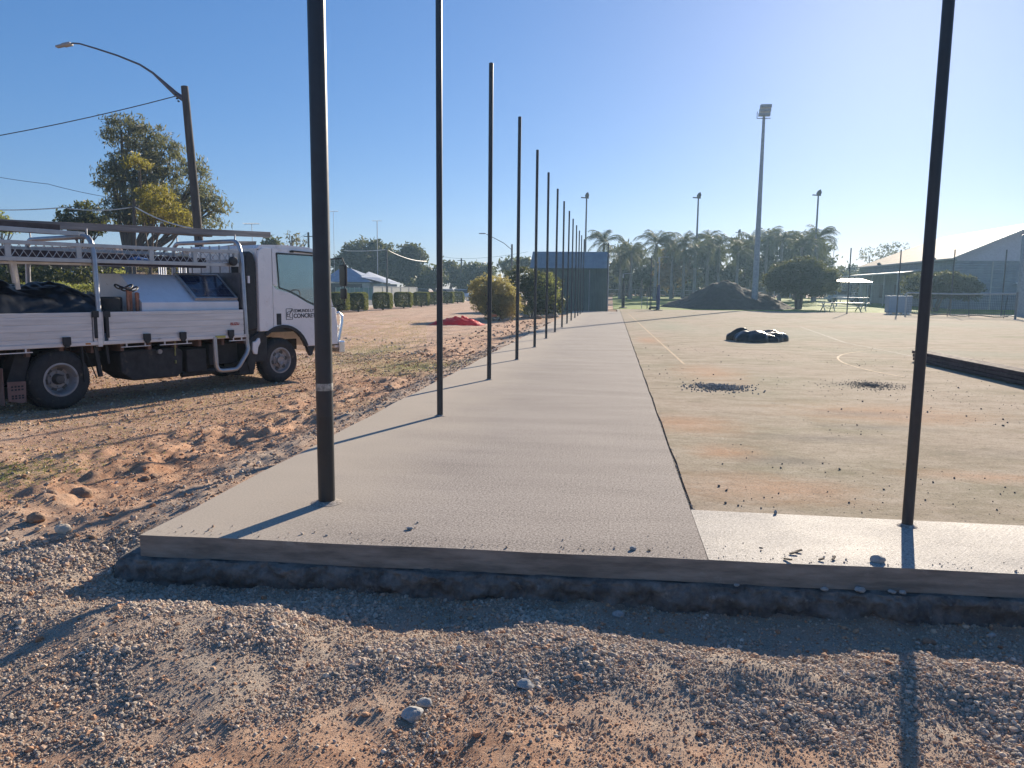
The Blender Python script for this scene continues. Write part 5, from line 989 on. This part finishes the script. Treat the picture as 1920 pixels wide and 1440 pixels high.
# ================================================================== FLOODLIGHTS
m_mast = M('grey_mast_paint', (.30, .33, .36), .5, metal=.2)
def flood(px, py, pxb, pyb, Yd, r0, r1, lb, kind=0):
    p = pt(px, py, Yd); q = pt(pxb, pyb, Yd); z0 = zg1(q.x, Yd); t = empty('floodlight_mast', (q.x, Yd, z0), lb, 'floodlight', 'floodlight masts'); hx = 0*(p.x-q.x); hz = p.z-z0
    MB().tube([(0, 0, -.2), (0, 0, hz*.98)], [r0, r1], 14).build('mast', m_mast, t, smooth=True)
    if kind == 0:
        for k in range(3): MB().box(-.50+.05*k, .50+.03*k, -.35-.08*k, .05, hz-.62+.34*k, hz-.34+.34*k).build('lamp_bank', m_mast, t, bevel=.02)
        MB().bar((-.62, -.1, hz-.80), (.56, -.1, hz-.80), .06).bar((-.62, -.1, hz-.80), (-.62, -.1, hz-.2), .05).bar((0, 0, hz-1.1), (0, 0, hz-.6), .14).build('lamp_frame', m_mast, t)
    else:
        MB().prism([(-.05, hz+.25), (-.22, hz-.05), (-.15, hz-.35), (.25, hz-.35), (.35, hz), (.2, hz+.4)], -.3, .3).build('lamp_head', m_blk, t, bevel=.04); MB().bar((-.75, 0, hz-.3), (.3, 0, hz-.38), .14).build('lamp_frame', m_blk, t)
flood(1436, 205, 1414, 578, 72, .30, .12, 'tall pale floodlight mast with three lamp banks beside the soil heap')
m_mast2 = m_mast; m_mast = M('dark_mast_paint', (.13, .14, .15), .55)
flood(1107, 366, 1096, 540, 104, .16, .10, 'floodlight pole rising behind the shed', 1); flood(1310, 366, 1302, 555, 104, .17, .10, 'dark floodlight pole among the palms above the soil heap', 1)
flood(1535, 361, 1523, 555, 104, .17, .10, 'floodlight pole beside the right hand palm', 1); flood(1382, 433, 1380, 555, 165, .16, .12, 'farthest short floodlight pole over the palms', 1)

# ================================================================== COURT FURNITURE
# soil heap
n = 130; U, Vv = np.meshgrid(np.linspace(-8, 8.5, n), np.linspace(-5, 6, 80)); uu, vv = U.ravel(), Vv.ravel()
rr = np.sqrt((uu/(5.2+.5*np.sin(vv)))**2+(vv/3.6)**2); rs_ = np.sqrt(rr*rr+.03)-.05; hh = 2.75*np.clip(1-rs_*.86, 0, 1)**.95*(1-.10*np.sin(uu*1.1))+.8*(fbm(uu*1.1, vv*1.1, 101, 5)-.5)*np.clip(1.2-rr, 0, 1)+.22*(fbm(uu*4, vv*4, 105, 3)-.5)*(rr < 1.2)
hh = np.where(rr > 1.22, -.3, hh-.03*rr)
I = np.arange(len(uu)).reshape(80, n); cx = pt(1366, 560, 74)
m_heap = M('dark_soil', (.040, .030, .028), .95, var=.45, scale=3, bmp=.06, bscale=5)
o = npmesh('soil_heap', np.stack([uu, vv, hh], 1), np.stack([I[:-1, :-1].ravel(), I[:-1, 1:].ravel(), I[1:, 1:].ravel(), I[1:, :-1].ravel()], 1), m_heap, smooth=True); o.location = (cx.x, 74.2, .0); tag(o, 'big dark soil heap behind the far edge of the court', 'soil heap')
# netball posts
m_pad = M('blue_pad', (.035, .05, .15), .7); m_padd = M('dark_pad', (.03, .028, .035), .7)
for (px, Yd, top, mt, padz, lb, side, ring) in ((1237, 63, 482, m_galv, 2.1, 'grey netball goal post with dark blue pad at the far court edge', m_pad, 1), (1170, 70, 513, m_blk, 2.3, 'goal post with tall dark pad beside the shed', m_padd, 1)):
    p = pt(px, top, Yd); t = empty('goal_post', (p.x, Yd, -.01), lb, 'goal post'); MB().tube([(0, 0, 0), (0, 0, p.z)], .05, 10).build('post', mt, t, smooth=True); MB().lathe([(.15, .05), (.15, padz*.5), (.11, padz)], (0, 0, 0), 'z', 14).build('pad', side, t, smooth=True)
    mb = MB().bar((0, 0, p.z), (.35, 0, p.z+.02), .05); P = [(.55+.2*math.cos(a), .2*math.sin(a), p.z+.02) for a in np.linspace(0, 2*math.pi, 17)]; mb.tube(P, .018, 6).bar((-.06, 0, p.z-.4), (-.06, 0, p.z), .12, .12); mb.build('ring', m_galv, t)
    MB().lathe([(.38, 0), (.38, .06), (.2, .1)], (0, 0, 0), 'z', 16).build('base', m_padd, t)
t = empty('hand_trolley', (pt(1226, 575, 64).x, 64, 0), 'small frame trolley left of the blue padded goal post', 'trolley')
MB().bar((-.25, 0, .15), (-.1, .1, 1.9), .04).bar((.25, 0, .15), (.1, .1, 1.9), .04).bar((-.1, .1, 1.9), (.1, .1, 1.9), .04).bar((-.2, 0, .8), (.2, 0, .8), .04).build('frame', m_blk, t); MB().box(-.35, .35, -.25, .2, .1, .3).build('tray', m_blk, t, bevel=.03)
for s_ in (-.32, .32): MB().lathe([(.12, -.03), (.12, .03)], (s_, 0, .12), 'y', 14).build('wheel', m_tyre, t)
for i, (px, lb) in enumerate(((1203, 'pale wire stand on the grass left of the trolley'), (1213, 'dark stub post on the grass left of the trolley'))):
    p = pt(px, 575, 68); t = empty('wire_stand', (p.x, 68, 0), lb, 'stand'); mb = MB().bar((0, 0, 0), (0, 0, 1.1-.2*i), .05); 
    if i == 0: mb.bar((.5, 0, 0), (.5, 0, 1.1), .04).bar((0, 0, 1.1), (.5, 0, 1.1), .04).bar((0, 0, .6), (.5, 0, .6), .03)
    mb.build('frame', m_galv if i == 0 else m_wood, t)
# picnic tables and shelter
def picnic(px0, px1, ptop, Yd, lb, wide=1.5):
    a, c_ = pt(px0, ptop, Yd), pt(px1, ptop, Yd); t = empty('picnic_table', (a.x, Yd, .02), lb, 'picnic table', 'picnic tables behind the court'); Ln = c_.x-a.x; zt = a.z
    MB().box(0, Ln, -.38, .38, zt-.05, zt).build('table_top', m_alut, t)
    for s_ in (-1, 1): MB().box(.1, Ln-.1, s_*.8-.14, s_*.8+.14, zt*.58, zt*.58+.04).build('bench', m_alut, t)
    for xx_ in (.35, Ln-.35): MB().bar((xx_, -.75, 0), (xx_, .35, zt-.06), .06).bar((xx_, .75, 0), (xx_, -.35, zt-.06), .06).bar((xx_, -.85, zt*.57), (xx_, .85, zt*.57), .05).build('leg', m_galv, t)
m_alut = M('bare_aluminium_slats', (.66, .65, .62), .4, metal=.3)
picnic(1554, 1628, 557.5, 70, 'silver picnic table under the cream shelter, rear one'); picnic(1536, 1618, 567, 67.2, 'lower picnic table nearest the court edge')
a, c_ = pt(1566, 521, 84), pt(1637, 529, 84); t = empty('shelter', (a.x, 84, .1), 'small shelter with a cream sloping roof behind the picnic tables', 'shelter'); Ln = c_.x-a.x; zt = a.z-.1; zb = c_.z-.1
mb = MB(); mb.add([(.5, 2.4, zt), (Ln-.5, 2.4, zt), (Ln, 0, zb), (0, 0, zb), (.5, 2.4, zt-.08), (Ln-.5, 2.4, zt-.08), (Ln, 0, zb-.08), (0, 0, zb-.08)], [(0, 1, 2, 3), (7, 6, 5, 4), (0, 3, 7, 4), (1, 5, 6, 2), (2, 6, 7, 3), (0, 4, 5, 1)]); mb.build('roof', M('cream_roof', (.50, .42, .32), .5), t)
for xx_ in (.4, Ln-.4):
    for yy in (.3, 2.1): MB().bar((xx_, yy, 0), (xx_, yy, zb), .1).build('post', m_galv, t)
# pale blue box
a, c_ = pt(1668, 555, 62), pt(1709, 584, 62); t = empty('storage_box', (a.x, 62, 0), 'grey blue box with white top standing at the far court edge', 'box'); wd = c_.x-a.x; h_ = a.z
MB().box(0, wd, 0, .9, .10, h_-.03).build('body', M('grey_blue_panel', (.25, .31, .38), .5, var=.08), t, bevel=.02); MB().box(-.03, wd+.03, -.03, .93, h_-.03, h_+.03).build('lid', m_white, t, bevel=.01)
for xx_ in (.1, .55, 1.05, wd-.3): MB().box(xx_, xx_+.2, .05, .8, 0, .10).build('foot', m_white, t)
# net on frame
a, c_ = pt(1700, 549, 58), pt(1908, 552, 54); t = empty('net_frame', (a.x, 58, 0), 'low net stretched from a long grey pipe between posts', 'net'); e = Vector((c_.x-a.x, c_.y-a.y, 0)); zt = a.z
MB().tube([(0, 0, zt), e*.5+Vector((0, 0, zt-.06)), e+Vector((0, 0, zt+.02))], .05, 8).build('top_pipe', m_galv, t, smooth=True)
for u in (.0, 1.0): MB().bar(e*u+Vector((0, 0, -.01)), e*u+Vector((0, 0, zt)), .08).build('post', m_galv, t)
MB().tube([e*k/16+Vector((0, -.1*math.sin(k), .12+.05*math.sin(k*1.3))) for k in range(1, 16)], .045, 6).build('bottom_rope', m_blk, t)
mb = MB()
for k in range(1, 64): mb.bar(e*k/64+Vector((0, 0, .12)), e*k/64+Vector((0, 0, zt)), .012)
for k in range(1, 9): mb.bar(e/64+Vector((0, 0, .12+(zt-.12)*k/9)), e*63/64+Vector((0, 0, .12+(zt-.12)*k/9)), .012)
mb.build('net', m_blk, t)
for u, lb in ((.24, 0), (.42, 1), (.62, 2), (.92, 3)): MB().bar(e*u+Vector((0, .3, 0)), e*u+Vector((.15 if lb % 2 else -.15, .3, zt*.95)), .04).build('stay', m_pole, t)
p = pt(1908, 548, 52); t = empty('short_post', (p.x, 52, 0), 'short dark post near the right edge of the photo', 'post'); MB().tube([(0, 0, -.05), (0, 0, p.z)], .07, 10).build('tube', m_mast, t, smooth=True); MB().lathe([(.14, 0), (.1, .03)], (0, 0, 0), 'z', 12).build('base', m_galv, t)
p = pt(1921, 440, 60); t = empty('pale_post', (p.x+.0, 60, 0), 'thick pale blue post cut by the right edge of the photo', 'post'); MB().box(-.08, .42, -.2, .2, -.05, p.z).build('shaft', M('pale_blue_steel', (.22, .28, .33), .5), t, bevel=.02); MB().box(-.35, .45, -.3, .3, 0, .05).build('base_plate', m_galv, t)
# black plastic bundle on the court
n = 120; U, Vv = np.meshgrid(np.linspace(0, 1, 140), np.linspace(0, 1, 60)); uu, vv = U.ravel(), Vv.ravel()
ang = uu*2*math.pi; rad = np.sin(vv*math.pi/2)
cr = 1+.14*np.sin(3*ang+1)+.08*np.sin(7*ang)+.05*np.sin(13*ang); fold = np.abs(fbm(np.cos(ang)*rad*1.3+5, np.sin(ang)*rad*2.6, 111, 2)-.5)*2.4
bx_ = np.cos(ang)*rad*cr*.86; by_ = np.sin(ang)*rad*cr*.85; bz_ = .30*np.clip(np.cos(vv*math.pi/2), 0, 1)**.45*(.72+.7*fold+.18*np.cos(ang*2))
I = np.arange(len(uu)).reshape(60, 140)
o = npmesh('plastic_bundle', np.stack([bx_, by_, bz_], 1), np.stack([I[:-1, :-1].ravel(), I[:-1, 1:].ravel(), I[1:, 1:].ravel(), I[1:, :-1].ravel()], 1), m_sheet, smooth=True); o.location = (4.60, 24.7, -.012); tag(o, 'folded bundle of black plastic lying on the court', 'plastic sheeting')
# steel bundle
p0, p1 = Vector((7.25, 19.2, 0)), Vector((9.6, 15.0, 0)); dd = (p1-p0).normalized()
p0 = gnd(1708, 676); p1 = gnd(1925, 726); dd = (p1-p0).normalized(); nn = Vector((-dd.y, dd.x, 0)); nn = nn if nn.y > 0 else -nn
m_sb = M('dark_red_steel', (.085, .06, .066), .85, spec=.1, var=.35, scale=5)
for r_ in range(3):
    for c_ in range(5):
        off = [0.05, -.08, .02, .10, -.03][(r_*2+c_) % 5]; s0 = p0+dd*off+nn*(.05+.075*c_)+Vector((0, 0, .05+.075*r_)); ln = 7.5
        tag(MB().bar(s0, s0+dd*ln, .066, .066).build('steel_bar', m_sb, bevel=.006), '%s bar from the near side in the %s layer of the dark steel stack' % (ORD[c_], ['bottom', 'middle', 'top'][r_]), 'steel bar', 'dark square steel bars stacked on the court')
for u, lb in ((.5, 'timber bearer under the near end of the steel stack'), (5.5, 'timber bearer under the far right of the steel stack')): s0 = p0+dd*u; tag(MB().bar(s0-nn*.1+Vector((0, 0, .0)), s0+nn*.5+Vector((0, 0, .0)), .09, .03).build('timber_bearer', m_tim), lb, 'bearer')
# red mesh heap
t_ = np.linspace(0, 1, 150); U, Vv = np.meshgrid(np.linspace(-1, 1, 110), np.linspace(-1, 1, 40)); uu, vv = U.ravel(), Vv.ravel()
hh = .42*np.clip(1-np.abs(uu)**2.5, 0, 1)*np.clip(1-vv*vv, 0, 1)**.6*(.25+.9*fbm(uu*4+3, vv*2, 121, 4)+.25*(uu > .2))+.0
m_redm = leafmat('red_barrier_mesh', (.85, .06, .07), (.95, .10, .11), .45, (.5, .02, .03))
I = np.arange(len(uu)).reshape(40, 110)
o = npmesh('barrier_mesh', np.stack([uu*1.25, vv*.7, hh], 1), np.stack([I[:-1, :-1].ravel(), I[:-1, 1:].ravel(), I[1:, 1:].ravel(), I[1:, :-1].ravel()], 1), m_redm, smooth=True); o.location = (-7.25, 35, zg1(-7.25, 35)-.01); tag(o, 'crumpled pile of red plastic barrier mesh on the verge', 'barrier mesh')
o = tag(MB().rock((0, 0, 0), .16, 4, 2, (1.6, 1, .6)).build('orange_bag', M('orange_plastic', (.65, .2, .06), .5), mx=Matrix.Translation((-6.2, 39.2, .18))), 'small orange bag low in the autumn bush', 'bag')
# rocks and logs beside the path
for i, (px, py, r, lb) in enumerate(((1022, 590, .34, 'largest boulder beside the path in front of the shed'), (1005, 598, .24, 'low boulder left of the largest one'), (1036, 598, .22, 'boulder touching the path edge'), (985, 596, .2, 'small boulder near the dark shrub'))):
    p = gnd(px, py, -.12); tag(MB().rock((0, 0, 0), r, 700+i, 3, (1.5, .9, .7)).build('boulder', m_clodbig, mx=Matrix.Translation((p.x, p.y, zg1(p.x, p.y)+r*.3))), lb, 'boulder', 'boulders beside the path')
a, c_ = gnd(1018, 586, 0), gnd(1048, 597, -.1); tag(MB().tube([a+Vector((0, 0, .3)), (a+c_)/2+Vector((.1, 0, .42)), c_+Vector((0, 0, .05))], [.07, .09, .06], 8).build('branch', m_barkp, smooth=True), 'pale bent branch lying over the boulders', 'branch')
n = 500; x = RNG.uniform(-5.5, -2.85, n); y = RNG.uniform(18, 40, n); k = fbm(x*.9, y*.5, 131) > .5; x, y = x[k], y[k]; s = RNG.uniform(.02, .07, len(x))
scatter('spoil', np.stack([x, y, zg(x, y)+s*.2], 1), s, clod_m, 'broken purple brown spoil along the left path edge', 'spoil', 390)

# cars
def car(px, Yd, rz, lb, col, z0=0.):
    p = pt(px, 550, Yd); t = empty('parked_car', (p.x, Yd, z0), lb, 'car', 'distant parked cars', rz); m_c = M('car_paint', col, .3, var=.05, coat=.5)
    MB().prism([(-2.3, .35), (-2.3, .85), (-2.15, 1.0), (1.2, .98), (2.1, .85), (2.25, .6), (2.25, .35)], -.87, .87).build('body', m_c, t, bevel=.06)
    MB().prism([(-2.1, .99), (-1.8, 1.50), (-1.4, 1.58), (.2, 1.56), (.95, 1.0)], -.76, .76).build('cabin', m_dkw, t, bevel=.05); MB().prism([(-1.75, 1.52), (-1.4, 1.61), (.2, 1.59), (.3, 1.54)], -.72, .72).build('roof', m_c, t, bevel=.02)
    for x_ in (-1.45, 1.4):
        for y_ in (-.88, .70): MB().lathe([(.2, 0), (.33, .0), (.33, .18), (.2, .18)], (x_, y_, .33), 'y', 20).build('wheel', m_tyre, t, smooth=True)
    for y_ in (-.6, .6): MB().box(2.2, 2.27, y_-.2, y_+.2, .62, .78).build('headlight', m_white, t)
car(840, 104, R_(-40), 'white four wheel drive parked beyond the clipped bushes', (.7, .7, .72)); car(866, 112, R_(-60), 'second pale car parked behind the first by the bushes', (.6, .6, .62)); car(793, 118, R_(-50), 'pale car between the fence and the second near pole', (.45, .45, .5)); car(1582, 104, R_(0), 'pale car parked behind the picnic shelter', (.62, .63, .65), .42)

# ================================================================== HAZE
hz = MB().box(-150, 150, -30, 200, -3, 20).build('haze', None); hz.data.materials.clear()
m = bpy.data.materials.new('haze_air'); m.use_nodes = True; nt = m.node_tree; nt.nodes.clear(); out = nt.nodes.new('ShaderNodeOutputMaterial'); v = nt.nodes.new('ShaderNodeVolumePrincipled')
v.inputs['Color'].default_value = (.48, .74, 1, 1); v.inputs['Density'].default_value = .0006; v.inputs['Anisotropy'].default_value = .45; L(nt, v.outputs[0], out.inputs['Volume'])
hz.data.materials.append(m); tag(hz, kind='stuff'); hz['label'] = 'pale blue haze in the air'; hz['category'] = 'haze'
